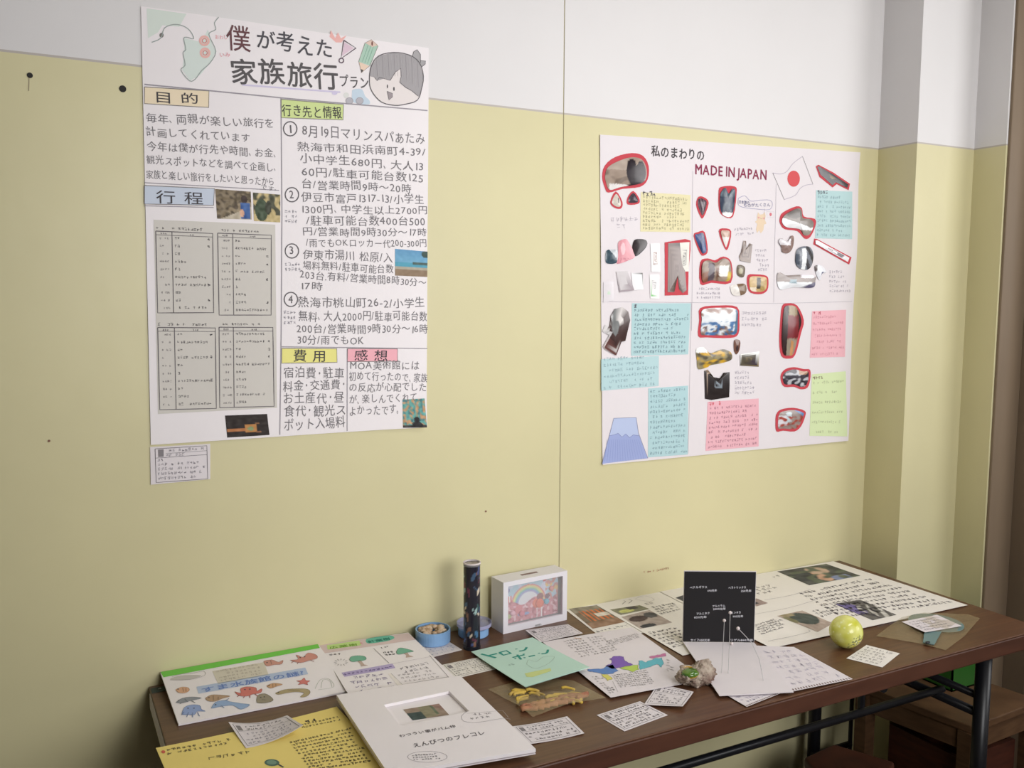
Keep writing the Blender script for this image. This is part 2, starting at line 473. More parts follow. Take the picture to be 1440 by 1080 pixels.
# stepped column at the right
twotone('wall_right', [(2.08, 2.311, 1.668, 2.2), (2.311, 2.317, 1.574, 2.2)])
a = Acc(); a.box(2.317, 2.42, 1.566, 1.75, 0, 2.6); a.box(2.42, 2.50, 1.50, 1.75, 0, 2.6); j = struct(a, 'trim_2', 'jamb'); bevel(j, 0.004)
RX, RY = 3.6, -1.15      # a narrow room: right wall and rear wall
a = Acc(); a.box(2.50, RX, 1.66, 1.75, 0, 3.0); struct(a, 'wall_right', 'white')
a = Acc(); a.box(-3.0, RX, RY - .15, 1.95, -0.05, 0.0); struct(a, 'floor', 'floor')
a = Acc(); a.box(-3.0, RX, RY - .15, 1.95, 3.0, 3.1); struct(a, 'ceiling', 'ceil')
a = Acc(); a.box(-3.1, -3.0, RY - .15, 1.95, 0, 3.0); struct(a, 'wall_left', 'yellow')
a = Acc()
for b in ((RY - .15, -1.0, 0, 3.0), (-1.0, 0.45, 0, 1.05), (-1.0, 0.45, 2.45, 3.0), (0.45, 1.75, 0, 3.0)): a.box(RX, RX + .12, b[0], b[1], b[2], b[3])
struct(a, 'wall_far_right', 'white')
a = Acc()
for b in ((-3.0, 0.5, 0, 3.0), (0.5, 1.9, 0, 0.9), (0.5, 1.9, 2.2, 3.0), (1.9, RX, 0, 3.0)): a.box(b[0], b[1], RY - .15, RY, b[2], b[3])
struct(a, 'wall_rear', 'greypaper')
for i, (h0, h1, z0, z1) in enumerate(((0.5, 1.9, 0.9, 2.2), (-1.0, 0.45, 1.05, 2.45))):
    mid = (h0 + h1) / 2
    def wb(a, p0, p1, q0, q1, t0, t1):
        if i == 0: a.box(p0, p1, RY - .1 + t0, RY - .1 + t1, q0, q1)
        else: a.box(RX + .03 + t0, RX + .03 + t1, p0, p1, q0, q1)
    a = Acc()
    for b in ((h0, h1, z0, z0 + .05), (h0, h1, z1 - .05, z1), (h0, h0 + .05, z0 + .05, z1 - .05), (h1 - .05, h1, z0 + .05, z1 - .05), (mid - .025, mid + .025, z0 + .05, z1 - .05)): wb(a, b[0], b[1], b[2], b[3], 0, .06)
    wn = struct(a, 'window_%d' % (i + 1), 'boxwhite')
    for p0, p1 in ((h0 + .05, mid - .025), (mid + .025, h1 - .05)):
        a = Acc(); wb(a, p0, p1, z0 + .05, z1 - .05, .027, .033); part(a, 'pane', 'glass', wn)
a = Acc(); a.box(-3.0, 1.0675, WALL - 0.012, WALL, 0, 0.08); a.box(1.0700, 2.08, WALL - 0.012, WALL, 0, 0.08); struct(a, 'baseboard_back', 'darkwood')

# screw holes and little marks in the wall
def wall_disc(name, px, py, r, col, label, cat, group=None):
    p = wp(px, py); a = Acc(); a.lathe((p.x, WALL - 0.0012, p.z), [(r * 0.2, 0), (r, 0.0), (r, 0.0012)], 14, col, axis=(0, 1, 0))
    o = a.build(name, 'ink', None, loc=(p.x, WALL, p.z)); return tag(o, label, cat, group)
wall_disc('screw_hole', 42, 106, 0.0046, (18, 16, 15), 'dark round screw hole in the yellow wall, the further left of two', 'hole')
wall_disc('screw_hole', 172.5, 125, 0.0060, (18, 16, 15), 'dark round screw hole in the yellow wall just left of the travel poster', 'hole')
wall_disc('wall_scuff', 683, 719, 0.0022, (120, 78, 60), 'tiny brown scuff on the yellow wall above the dark tube', 'mark')
wall_disc('wall_scuff', 69, 620, 0.0022, (120, 78, 60), 'tiny brown scuff on the yellow wall at far left', 'mark')
a = Acc(); S = Sheet('wall', 0.0003)
S.line(a, [(41, 108), (40.5, 128)], 0.0012, (140, 126, 100)); o = a.build('drip_stain', 'ink', None, loc=wp(41, 118)); tag(o, 'thin dark drip running down from the left screw hole', 'mark')
a = Acc(); S.scrib(a, (905, 806), (940, 801), 0.006, (186, 120, 92), 0.0008, fill=0.5); o = a.build('wall_scuff', 'ink', None, loc=wp(922, 803)); tag(o, 'faint reddish scratches on the wall left of the black board', 'mark')

# =================================================================== POSTER 1 : family trip plan
PEN = (104, 100, 104); PEN2 = (112, 108, 112); BLK = (48, 44, 48)
def warp1(u, v):
    return 0.0012 + 0.0018 * math.sin((u - 0.18) * 9.0) ** 2 + 0.0015 * abs(math.sin((v - 1.16) * 8)) * (0.3 + (u - 0.18)) + 0.006 * max(0, (u - 0.55) / 0.19) ** 2 * max(0, (1.30 - v) / 0.14) ** 2
S = Sheet('wall', 0.0008, warp1)
r1 = empty('travel_poster', wp(400, 320), 'tall white handwritten travel poster with a drawn face, high on the left wall', 'poster')
a = Acc(); S.slab(a, [(198, 9), (602, 68), (598.5, 600), (212, 625.5)], 0.0004, 20, 28); part(a, 'paper_sheet', 'brightpaper', r1, smooth=True)
# title
t = Acc()
S.text(t, '僕', (318, 68), (354, 71), 40, (88, 48, 52), 0.006, jit=0.02)
S.text(t, 'が考えた', (359, 66), (469, 79.5), 30, (62, 60, 66), 0.012)
S.text(t, '家族旅行', (324, 114), (478, 123), 40, (70, 66, 68), 0.014)
S.text(t, 'プラン', (477, 122), (519, 124), 19, (70, 66, 68), 0.012)
S.line(t, [(483, 57), (500, 68), (479, 83), (483, 57)], 0.0026, (92, 74, 86)); S.ring(t, 479.5, 85.5, 3.2, 3.2, 0.0024, (92, 74, 86))
part(t, 'title_lettering', 'ink', r1, 'large hand-drawn title lettering')
d = Acc()   # exclamation fill and red flash
S.poly(d, [(484, 60), (497, 68), (480.5, 79)], (222, 192, 208), 0.0007)
S.poly(d, [(465, 43), (471, 54), (475, 46), (479, 54), (487, 50), (480, 60), (472, 60), (463, 52)], (240, 176, 170), 0.0007)
S.line(d, [(340, 120), (478, 130)], 0.003, (206, 196, 226)); S.ell(d, 470, 131, 4, 3, (206, 196, 226))
# coast map sketch
S.poly(d, [(206, 12), (262, 20), (252, 38), (228, 36), (222, 46), (208, 54)], (216, 226, 217), 0.0006)
S.poly(d, [(259, 54), (283, 60), (292, 42), (298, 64), (303, 72), (296, 88), (281, 106), (267, 114), (256, 99), (259, 76)], (214, 225, 219), 0.0006)
S.line(d, [(213, 60), (226, 54), (231, 40), (244, 35), (257, 37), (267, 44), (272, 55), (263, 53), (258, 55), (261, 70), (257, 75), (260, 92), (254, 99), (266, 114), (274, 112), (283, 100), (295, 89), (303, 73), (295, 54), (294, 47), (303, 42), (301, 33), (307, 25)], 0.0016, (146, 156, 152), curve=True)
S.ell(d, 227, 50, 3, 3.5, (110, 104, 100)); 
for cx, cy in ((287, 58), (288, 75)): S.ring(d, cx, cy, 6, 6, 0.004, (236, 176, 168)); S.ring(d, cx, cy, 3, 3, 0.0016, (214, 120, 112))
S.text(d, 'おわし', (302, 55), (320, 56), 7, (230, 150, 160), 0.01); S.text(d, 'いみ', (308, 80), (324, 80), 7, (230, 150, 160), 0.01)
part(d, 'map_sketch', 'ink', r1, 'pale green coast outline with two red circles')
# pencil, car, face  (crop 400,20 scale 6.835)
S.crop(400, 20, 6.835); e = Acc()
S.poly(e, [(770, 280), (830, 245), (895, 310), (820, 500), (710, 460)], (168, 202, 182), 0.0007)
S.poly(e, [(775, 280), (830, 245), (895, 300), (840, 320)], (226, 196, 180), 0.0009)
S.poly(e, [(710, 460), (808, 500), (735, 570)], (236, 206, 182), 0.0008); S.poly(e, [(725, 530), (755, 540), (738, 568)], (60, 56, 56), 0.001)
for k in range(3): S.line(e, [(800 + 26 * k, 300 + 6 * k), (745 + 24 * k, 460 + 10 * k)], 0.0007, (112, 160, 140), 0.0011)
S.line(e, [(770, 280), (710, 455), (735, 565), (815, 500), (895, 310), (830, 248), (770, 280)], 0.0008, (120, 110, 104), 0.0011)
S.ell(e, 838, 285, 8, 22, (110, 60, 54), 0.0011)
part(e, 'pencil_drawing', 'ink', r1, 'green coloured-pencil drawing of a pencil')
e = Acc()
S.poly(e, [(645, 760), (660, 725), (740, 725), (770, 790), (810, 830), (805, 870), (660, 850)], (194, 212, 228), 0.0007, True)
S.ell(e, 590, 780, 28, 26, (220, 220, 216), 0.0007)
for cx in (620, 718): S.ell(e, cx, 835, 34, 32, (180, 176, 184), 0.0009); S.ring(e, cx, 835, 34, 32, 0.001, (150, 146, 152), 0.0011)
part(e, 'car_drawing', 'ink', r1, 'small pale blue coloured-pencil car')
e = Acc()
head = [(812, 600), (830, 500), (900, 405), (1040, 372), (1190, 395), (1290, 470), (1328, 600), (1310, 720), (1270, 830), (1150, 870), (1050, 880), (930, 850), (850, 770), (815, 690)]
S.poly(e, head, (232, 222, 220), 0.0007, True)
S.poly(e, [(812, 600), (830, 500), (900, 405), (1040, 372), (1190, 395), (1290, 470), (1328, 600), (1310, 720), (1285, 800), (1250, 770), (1215, 735), (1160, 715), (1100, 660), (1115, 600), (1110, 525), (1060, 560), (1010, 640), (960, 620), (890, 640), (860, 610)], (158, 153, 156), 0.0009)
S.poly(e, [(1220, 420), (1235, 365), (1268, 345), (1300, 390), (1300, 450), (1350, 455), (1350, 480), (1310, 515), (1290, 470)], (162, 158, 160), 0.0009)
for k in range(16): x = 850 + 28 * k; S.line(e, [(x, 440 - 60 * math.sin(k / 15 * 3.1)), (x + 10, 600 + max(0, k - 9) * 18)], 0.0006, (136, 131, 135) if k % 2 else (176, 172, 175), 0.0012)
S.line(e, head + [head[0]], 0.0018, (84, 80, 84), 0.0013, True)
S.line(e, [(860, 610), (885, 645), (905, 610), (960, 625), (1010, 640), (1060, 560), (1112, 525), (1115, 600), (1100, 660), (1160, 710), (1215, 740), (1275, 790)], 0.001, (84, 80, 84), 0.0013)
S.line(e, [(1222, 415), (1235, 365), (1268, 345), (1300, 390), (1300, 470)], 0.0012, (84, 80, 84), 0.0013); S.line(e, [(1300, 450), (1350, 455), (1345, 485), (1305, 515)], 0.0012, (84, 80, 84), 0.0013)
S.ell(e, 983, 697, 6, 18, (60, 56, 60), 0.0012); S.ell(e, 1045, 722, 7, 20, (60, 56, 60), 0.0012)
S.poly(e, [(980, 745), (1030, 765), (1030, 800), (998, 830)], (150, 138, 142), 0.0011); S.line(e, [(980, 745), (1030, 765), (1030, 800), (998, 830), (980, 745)], 0.001, (84, 80, 84), 0.0013)
part(e, 'face_drawing', 'ink', r1, 'pencil drawing of a round face with dark fringe')
S.crop(0, 0, 1)
# rules
l = Acc(); RC = (146, 140, 148)
S.line(l, [(203, 119), (394, 138), (600, 156)], 0.0024, RC); S.line(l, [(203, 257), (392, 268)], 0.0016, RC); S.line(l, [(203, 289.5), (300, 292)], 0.0016, RC)
S.line(l, [(394.5, 138), (396, 300), (395, 450), (393, 611)], 0.002, RC); S.line(l, [(394, 487.5), (600, 490)], 0.0018, RC); S.line(l, [(487.7, 490), (487.7, 606)], 0.0018, RC)
part(l, 'ruled_lines', 'ink', r1)
# heading labels
for q, c, s_, a_, b_, h_ in (
    ([(203, 122.5), (293.5, 128.5), (293, 151.7), (203, 146)], (240, 220, 186), '目 的', (216, 143), (281, 147), 17),
    ([(203, 261), (301, 265.5), (300, 289), (203, 287)], (198, 208, 226), '行 程', (219, 284), (287, 286), 20),
    ([(394.5, 140), (482.5, 147.3), (481.7, 169), (395, 166)], (206, 222, 142), '行き先と情報', (396, 162), (481, 166.5), 18),
    ([(395.6, 489.6), (473, 490.2), (473.5, 509.4), (395.6, 510.6)], (238, 230, 128), '費 用', (411, 507), (459, 507), 18),
    ([(488, 490), (558, 490.4), (558, 507.7), (488, 508.5)], (244, 170, 182), '感 想', (497, 505.5), (545, 505.5), 17)):
    a = Acc(); S.quad(a, q, c, 0.0006); o = part(a, 'heading_label', 'ink', r1)
    a = Acc(); S.line(a, q + [q[0]], 0.0014, (112, 106, 104), 0.001); S.text(a, s_, a_, b_, h_, BLK, 0.006, 0.0011); part(a, 'lettering', 'ink', o)
# handwriting
LN = [('毎年、両親が楽しい旅行を', 205, 171, 386, 180, 15), ('計画してくれています', 205, 191, 352, 199, 14.5), ('今年は僕が行先や時間、お金、', 206, 210, 392, 222, 14), ('観光スポットなどを調べて企画し、', 206, 230, 391, 241, 14),
 ('家族と楽しい旅行をしたいと思ったから', 205, 250, 386, 260, 13.5), ('です。', 366, 267, 391, 269, 8),
 ('8月19日マリンスパあたみ', 424, 190, 597, 203, 18.5), ('熱海市和田浜南町4-39/', 417, 211, 598, 220, 14.5), ('小中学生680円、大人13', 421, 228, 595, 240, 15), ('60円/駐車可能台数125', 423, 246, 595, 256, 15), ('台/営業時間9時〜20時', 423, 264, 578, 271, 15),
 ('伊豆市富戸1317-13/小学生', 423, 283, 596, 286, 15), ('1300円、中学生以上2700円', 422, 299, 601, 301, 14), ('/駐車可能台数400台500', 430, 315, 598, 317, 15), ('円/営業時間9時30分〜17時', 425, 331, 600, 332, 14), ('/雨でもOKロッカー代200-300円', 430, 346, 600, 347, 13),
 ('伊東市湯川 松原/入', 425, 363, 552, 368, 15.5), ('場料無料/駐車可能台数', 425, 378, 553, 384, 14), ('203台.有料/営業時間8時30分〜', 421, 391, 599, 402, 14), ('17時', 421, 407, 454, 407, 13),
 ('熱海市桃山町26-2/小学生', 418, 431, 597, 432, 16), ('無料、大人2000円/駐車可能台数', 419, 450, 600, 450, 15.5), ('200台/営業時間9時30分〜16時', 416, 468, 601, 468, 15), ('30分/雨でもOK', 417, 483, 512, 484, 15),
 ('宿泊費・駐車', 398, 531, 484, 530, 17), ('料金・交通費・', 397, 549, 487, 546, 17), ('お土産代・昼', 397, 567, 484, 564, 17), ('食代・観光ス', 398, 585, 487, 582, 17), ('ポット入場料', 398, 604, 486, 600, 18),
 ('MOA美術館には', 491, 518, 589, 519, 14), ('初めて行ったので、家族', 490, 534, 600, 536, 14), ('の反応が心配でした', 490, 550, 599, 549, 14), ('が、楽しんでくれて', 490, 567, 586, 563, 14), ('よかったです。', 490, 583, 563, 580, 15)]
h = Acc()
for (s_, x0, y0, x1, y1, hh) in LN: S.text(h, s_, (x0, y0), (x1, y1), hh, PEN, 0.003, jit=0.07)
for cx, cy, s_ in ((407.5, 181.5, '1'), (410, 274, '2'), (410, 353, '3'), (408.5, 421, '4')):
    S.ring(h, cx, cy, 9.5, 10, 0.0022, (84, 80, 84)); S.text(h, s_, (cx - 3.5, cy + 5), (cx + 3.5, cy + 5), 16, (84, 80, 84), 0.01)
for x0, y0, x1, k in ((400, 300, 420, 3), (400, 374, 422, 2), (398, 442, 418, 3)):
    for i in range(k): S.scrib(h, (x0, y0 + i * 7), (x1, y0 + i * 7), 0.007, (140, 136, 146), 0.0008)
part(h, 'handwriting', 'ink', r1)
# timetable print
tq = [(216, 309), (386.5, 316), (389, 573), (222, 582)]
a = Acc(); S.slab(a, tq, 0.0003, 8, 12, n=0.0006); tt = part(a, 'timetable_sheet', 'greypaper', r1, 'pale grey printed sheet with four timetables')
a = Acc()
for (q, dv) in (([(218.8, 325), (298.6, 328.5), (300, 439.6), (221.5, 440)], 0.285), ([(305.6, 328), (381, 331), (380.6, 443), (307.6, 443)], 0.28), ([(221.5, 460.4), (302.3, 461), (303.7, 574), (224.4, 576)], 0.29), ([(307.5, 460), (383, 460.4), (384.8, 571), (308.5, 573)], 0.265)):
    Q = [Vector(p) for p in q]; L = lambda u, v: tuple(Q[0].lerp(Q[1], u).lerp(Q[3].lerp(Q[2], u), v)); tc = (86, 80, 84)
    S.line(a, q + [q[0]], 0.0016, tc, 0.0013); S.line(a, [L(0, .045), L(1, .045)], 0.001, tc, 0.0013); S.line(a, [L(dv, 0), L(dv, 1)], 0.0014, tc, 0.0013)
    S.scrib(a, L(0, -0.02), L(.85, -0.02), 0.006, (96, 92, 92), 0.0007, 0.0013, fill=.75)
    S.scrib(a, L(.08, .04), L(.2, .04), 0.004, tc, 0.0006, 0.0013); S.scrib(a, L(.6, .04), L(.7, .04), 0.004, tc, 0.0006, 0.0013)
    v = 0.10
    for i in range(10):
        S.scrib(a, L(.06, v), L(dv - .05, v), 0.0046, (128, 122, 122), 0.0006, 0.0013, fill=.7)
        S.scrib(a, L(dv + .04, v), L(dv + rnd.choice((.14, .14, .25, .6, .66)), v), 0.0055, (100, 96, 96), 0.0007, 0.0013, fill=.95)
        if rnd.random() < .4: S.scrib(a, L(.9, v), L(.97, v), 0.006, (60, 56, 60), 0.0009, 0.0013, fill=1)
        v += 0.095
part(a, 'printed_tables', 'ink', tt)
def photo(S, q, pt, parent, nx=40, ny=30, n=0.0009, label=None, name='photo_print', m_='ink'):
    a = Acc(); S.quad(a, q, pt, n, nx, ny); return part(a, name, m_, parent, label, smooth=True)
photo(S, [(302, 266), (352, 269.8), (353.5, 309), (305, 307.7)], painter((150, 132, 104), [('m', 5, 1, 0.05, (88, 76, 56), 0, 1), ('l', -1, -0.6, -0.75, (120, 104, 80)), ('m', 8, 3, .15, (70, 58, 44), 0, 1), ('l', 0.5, 1, 1.05, (186, 172, 150)), ('e', .8, .3, .1, .14, (52, 40, 36)), ('r', .7, .42, .95, .98, (52, 86, 150)), ('e', .72, .78, .06, .14, (214, 160, 130))], 14, 8, 1), r1, label='snapshot of a person in blue on a rocky path')
photo(S, [(355, 271), (393.5, 274), (393.5, 313), (356.5, 311)], painter((192, 170, 116), [('m', 5, 2, 0.0, (66, 66, 50), 0, .75), ('e', .3, .6, .24, .4, (52, 66, 46)), ('e', .55, .5, .12, .25, (48, 50, 38))], 16, 8, 2), r1, label='snapshot of dark trees against tan ground')
photo(S, [(554.6, 350), (600.4, 354), (599.8, 389.5), (554.6, 387.5)], painter((84, 142, 186), [('r', 0, .5, 1, .66, (70, 150, 176)), ('r', .55, .44, 1, .56, (62, 84, 80)), ('r', 0, .64, 1, .74, (170, 160, 140)), ('r', 0, .74, 1, 1, (132, 108, 84)), ('e', .95, .12, .14, .14, (46, 66, 60))], 6, 8, 3, base2=(120, 186, 210)), r1, label='beach snapshot with blue sky')
photo(S, [(564.8, 561.5), (595.6, 559.8), (598.3, 600.3), (565.2, 601)], painter((86, 158, 150), [('m', 7, 4, 0.05, (190, 140, 96), 0, 1), ('m', 9, 6, 0.2, (58, 116, 122), 0, 1), ('r', 0, .9, 1, 1, (40, 36, 36)), ('e', .6, .75, .13, .12, (22, 22, 24)), ('e', .6, .95, .24, .18, (22, 22, 24))], 14, 9, 4), r1, 22, 28, label='teal and orange picture with a black seated silhouette')
photo(S, [(316, 584), (375, 581.8), (378.4, 611.3), (319, 615)], painter((26, 19, 17), [('r', 0.02, .62, .46, .74, (176, 104, 56)), ('r', .45, .45, .72, .82, (186, 122, 60)), ('e', .57, .65, .08, .1, (120, 140, 90)), ('r', .7, .38, .78, .46, (120, 76, 44)), ('r', .70, .78, .82, .84, (130, 80, 50))], 8, 8, 5), r1, label='night snapshot of an orange-lit float')

# caption card under the poster
Sc = Sheet('wall', 0.0006, lambda u, v: 0.001)
r = empty('caption_card', wp(254, 653), 'small white printed caption card stuck to the wall under the travel poster', 'card')
a = Acc(); Sc.slab(a, [(211, 628.5), (295.5, 624), (295.5, 673.5), (212, 681.5)], 0.0004, 4, 4); part(a, 'paper_sheet', 'paper', r)
a = Acc(); q = [(218, 631), (290.7, 626.6), (292, 673), (219.6, 678.3)]; Sc.line(a, q + [q[0]], 0.0011, (96, 90, 96)); Sc.line(a, [(218.5, 644), (291, 639)], 0.0009, (110, 104, 110))
Sc.poly(a, [(222, 632), (230, 631.5), (230, 642), (222.5, 642.5)], (120, 114, 118)); Sc.line(a, [(233, 637.5), (291, 633.5)], 0.0007, (120, 114, 120))
for i, (x0, x1) in enumerate(((233, 288), (233, 262), (221, 230), (222, 282), (222, 288), (222, 289), (222, 276))):
    y = (636, 642.5, 649, 655.5, 662, 668.5, 675)[i]; Sc.scrib(a, (x0, y), (x1, y - (x1 - x0) * .06), 0.0062, (150, 144, 152), 0.0007, fill=.85)
part(a, 'printed_lines', 'ink', r)

# =================================================================== POSTER 2 : things around me made in Japan
def warp2(u, v):
    e = max(0.0, (u - 1.80) / 0.20)
    return 0.0012 + 0.0022 * math.sin((u - 1.15) * 7.0) ** 2 + 0.004 * e * e * (0.5 + 0.5 * math.sin((v - 1.0) * 14)) + 0.0012 * math.sin(v * 11 + u * 3) ** 2 + 0.012 * max(0, (1.21 - u) / .05) ** 2 * max(0, (1.12 - v) / .08) ** 2 * 0.5
S = Sheet('wall', 0.0008, warp2); K = 3.7895
r2 = empty('collage_poster', wp(1020, 420), 'white collage poster with red-edged picture cut-outs and coloured notes, right of the wall seam', 'poster')
a = Acc(); S.slab(a, [(843, 189.5), (1208.5, 214.5), (1203, 330), (1190.5, 620.5)][0:2] + [(1190.5, 619.5), (846.5, 653.5)], 0.0004, 26, 24); part(a, 'paper_sheet', 'paper', r2, smooth=True)
S.crop(830, 180, K)
t = Acc(); S.text(t, '私のまわりの', (318, 148), (606, 172), 17, (52, 46, 50), 0.02)
part(t, 'title_lettering', 'ink', r2, 'black handwritten title lettering')
t = Acc(); S.text(t, 'MADE IN JAPAN', (550, 247), (938, 276), 20, (122, 26, 56), 0.022, jit=0.03); part(t, 'title_lettering', 'ink', r2, 'dark red capital lettering')
f = Acc()
S.line(f, [(968, 240), (1010, 246), (1045, 230), (1075, 190), (1125, 152)], 0.0014, (172, 160, 178), curve=True)
S.line(f, [(1125, 152), (1180, 300)], 0.001, (80, 74, 78)); S.line(f, [(968, 240), (1027, 382)], 0.001, (80, 74, 78))
S.line(f, [(1180, 300), (1140, 306), (1110, 325), (1085, 360), (1027, 382)], 0.0014, (172, 160, 178), curve=True)
S.ell(f, 1078, 271, 33, 43, (206, 62, 66), k=24); part(f, 'flag_drawing', 'ink', r2, 'pencil flag with a red disc')
f = Acc()
S.poly(f, [(885, 470), (890, 450), (900, 462), (915, 460), (925, 448), (930, 470), (926, 490), (934, 510), (922, 515), (918, 545), (905, 562), (897, 545), (885, 560), (880, 540), (886, 512), (874, 500), (884, 492)], (226, 200, 168), 0.0008)
S.ell(f, 893, 478, 4, 5, (222, 150, 150), 0.0011); S.ell(f, 920, 482, 4, 5, (222, 150, 150), 0.0011); S.line(f, [(900, 480), (908, 484), (914, 480)], 0.0006, (150, 100, 90), 0.0011)
S.line(f, [(926, 490), (922, 455), (925, 430)], 0.0006, (150, 140, 150)); S.ell(f, 956, 461, 6, 9, (206, 100, 110)); S.line(f, [(935, 445), (975, 447), (973, 478), (938, 476), (935, 445)], 0.0005, (190, 186, 196))
S.line(f, [(785, 375), (820, 362), (850, 390), (900, 385), (950, 385), (965, 405), (950, 435), (880, 432), (820, 425), (785, 410), (785, 375)], 0.0013, (150, 146, 178), curve=True)
S.text(f, '日本製の', (785, 400), (845, 408), 5.5, (90, 90, 130), 0.01); S.text(f, 'ものがたくさん', (812, 420), (955, 418), 5.5, (90, 90, 130), 0.01)
part(f, 'bear_drawing', 'ink', r2, 'small tan bear with a speech bubble and flag')
# ruled pencil grid
l = Acc(); GC = (172, 164, 174)
S.line(l, [(540, 230), (535, 1080)], 0.001, GC); S.line(l, [(985, 300), (972, 930)], 0.001, GC); S.line(l, [(60, 925), (540, 930), (972, 935), (1390, 925)], 0.001, GC)
S.crop(830, 400, K); S.line(l, [(533, 100), (516, 900)], 0.001, GC)
part(l, 'ruled_lines', 'ink', r2)
# coloured notes
def note(q, c, lines, x0=6, head=None, hc=(70, 66, 80), tc=(120, 128, 138), fill=.85, lab=None):
    a = Acc(); S.quad(a, q, c, 0.0009, 8, 8); o = part(a, 'colored_note', 'ink', r2, lab)
    a = Acc(); Q = [Vector(p) for p in q]; L = lambda u, v: tuple(Q[0].lerp(Q[1], u).lerp(Q[3].lerp(Q[2], u), v))
    if head: S.scrib(a, L(.03, .09 if lines > 6 else .1), L(head, .09), 0.011, hc, 0.0013, 0.0013)
    for i in range(lines):
        v = .17 + .79 * i / max(1, lines - 1) if head else .07 + .9 * i / max(1, lines - 1)
        S.scrib(a, L(.04, v), L(.97 - rnd.random() * .25 * (rnd.random() < .5), v), 0.0085, tc, 0.0008, 0.0013, fill=fill)
    part(a, 'handwriting', 'ink', o)
S.crop(830, 180, K)
note([(265, 342), (528, 358), (528, 556), (262, 552)], (226, 216, 168), 9, head=.3, tc=(164, 158, 120), lab='pale yellow note')
note([(1197, 332), (1392, 340), (1385, 593), (1190, 588)], (172, 206, 208), 9, head=.33, tc=(136, 168, 176), lab='light blue note at the upper right')
S.crop(830, 400, K)
note([(218, 100), (530, 100), (517, 372), (213, 380)], (168, 204, 208), 10, head=.22, tc=(104, 132, 144), lab='light blue note with close lines')
note([(55, 398), (360, 380), (358, 540), (55, 566)], (174, 208, 212), 6, tc=(138, 170, 180), lab='light blue note at the left edge')
note([(303, 553), (515, 538), (515, 905), (303, 920)], (168, 205, 210), 13, tc=(122, 152, 164), lab='tall light blue note')
note([(620, 625), (893, 607), (893, 862), (610, 886)], (232, 170, 182), 9, head=.25, hc=(206, 60, 80), tc=(168, 110, 126), lab='pink note at the bottom')
note([(1175, 142), (1358, 135), (1352, 385), (1163, 390)], (234, 170, 181), 7, head=.3, hc=(180, 70, 90), tc=(206, 136, 150), lab='pink note at the right edge')
note([(1175, 478), (1355, 462), (1360, 808), (1160, 805)], (208, 224, 168), 6, head=.35, hc=(120, 100, 80), tc=(168, 176, 136), lab='pale green note')
# loose handwriting
h = Acc()
S.crop(830, 180, K)
for q, n_ in (([(78, 480), (250, 470), (250, 540), (140, 540)], 2), ([(760, 530), (870, 520), (880, 570), (770, 580)], 2), ([(870, 640), (950, 640), (950, 770), (890, 770)], 5), ([(560, 845), (700, 845), (700, 915), (560, 915)], 3), ([(1265, 755), (1330, 755), (1390, 880), (1268, 880)], 5)):
    S.block(h, q, n_, (168, 160, 172), 0.0008)
S.crop(830, 400, K)
S.block(h, [(800, 135), (960, 140), (930, 230), (802, 228)], 3, (160, 152, 166), 0.0008); S.block(h, [(765, 455), (840, 455), (880, 590), (765, 590)], 5, (160, 152, 166), 0.0008)
part(h, 'handwriting', 'ink', r2)
# mount fuji drawing
f = Acc(); S.poly(f, [(122, 712), (240, 708), (252, 790), (302, 925), (58, 955), (100, 800)], (176, 190, 226), 0.0007)
S.poly(f, [(100, 805), (125, 800), (145, 792), (165, 812), (185, 795), (205, 815), (225, 800), (255, 805), (302, 925), (58, 955)], (146, 160, 212), 0.0009)
S.line(f, [(58, 955), (100, 800), (122, 712), (240, 708), (252, 790), (302, 925)], 0.0011, (120, 122, 160), 0.0012); S.line(f, [(100, 805), (125, 800), (145, 792), (165, 812), (185, 795), (205, 815), (225, 800), (255, 805)], 0.001, (110, 116, 170), 0.0012)
for k in range(16): S.line(f, [(88 + k * 11, 826), (72 + k * 14, 944 - k)], 0.0006, (122, 136, 196), 0.0012)
part(f, 'mountain_drawing', 'ink', r2, 'blue coloured-pencil drawing of a flat-topped mountain')
# cut-outs: (crop y0, red outline or None, picture outline, painter, dome, tilt)
RED = (190, 44, 56)
def cutout(y0, red, pic, pt, dome=0.004, tilt=(0, 0), curve=True, label=None):  # some white patches are window glare painted into the colour, others printed white
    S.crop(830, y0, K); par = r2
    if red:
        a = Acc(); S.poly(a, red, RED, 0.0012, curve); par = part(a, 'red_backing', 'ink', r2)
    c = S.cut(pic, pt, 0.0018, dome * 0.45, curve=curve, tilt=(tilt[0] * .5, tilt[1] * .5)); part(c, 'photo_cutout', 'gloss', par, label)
W_ = (226, 224, 226); D_ = (34, 26, 32)
cutout(180, [(60, 260), (75, 200), (130, 155), (215, 135), (275, 150), (305, 205), (300, 275), (260, 315), (170, 325), (95, 345), (75, 320)], [(75, 255), (90, 210), (150, 175), (215, 158), (265, 172), (288, 220), (285, 275), (250, 300), (160, 315), (100, 330), (80, 290)], painter((158, 140, 126), [('r', 0, 0, .55, .4, (176, 160, 148)), ('r', .1, .82, .6, 1, (226, 222, 220)), ('m', 5, 1, .1, (120, 104, 92), .4, .8), ('e', .62, .4, .13, .36, D_), ('e', .85, .45, .13, .36, D_), ('e', .68, .75, .12, .2, D_)], 8), 0.006, (0.05, 0.02), label='picture of pale and black socks')
cutout(180, [(133, 338), (168, 395), (160, 430), (125, 425), (103, 395)], [(135, 352), (158, 395), (153, 420), (127, 415), (112, 393)], painter((206, 198, 186), [('r', .6, .3, .75, .7, (100, 90, 90))], 6), label='small pale sock tip')
cutout(180, [(225, 336), (258, 380), (250, 405), (195, 408), (195, 370)], [(226, 348), (248, 382), (243, 397), (203, 398), (202, 372)], painter((66, 56, 66), (), 10), label='small dark sock tip')
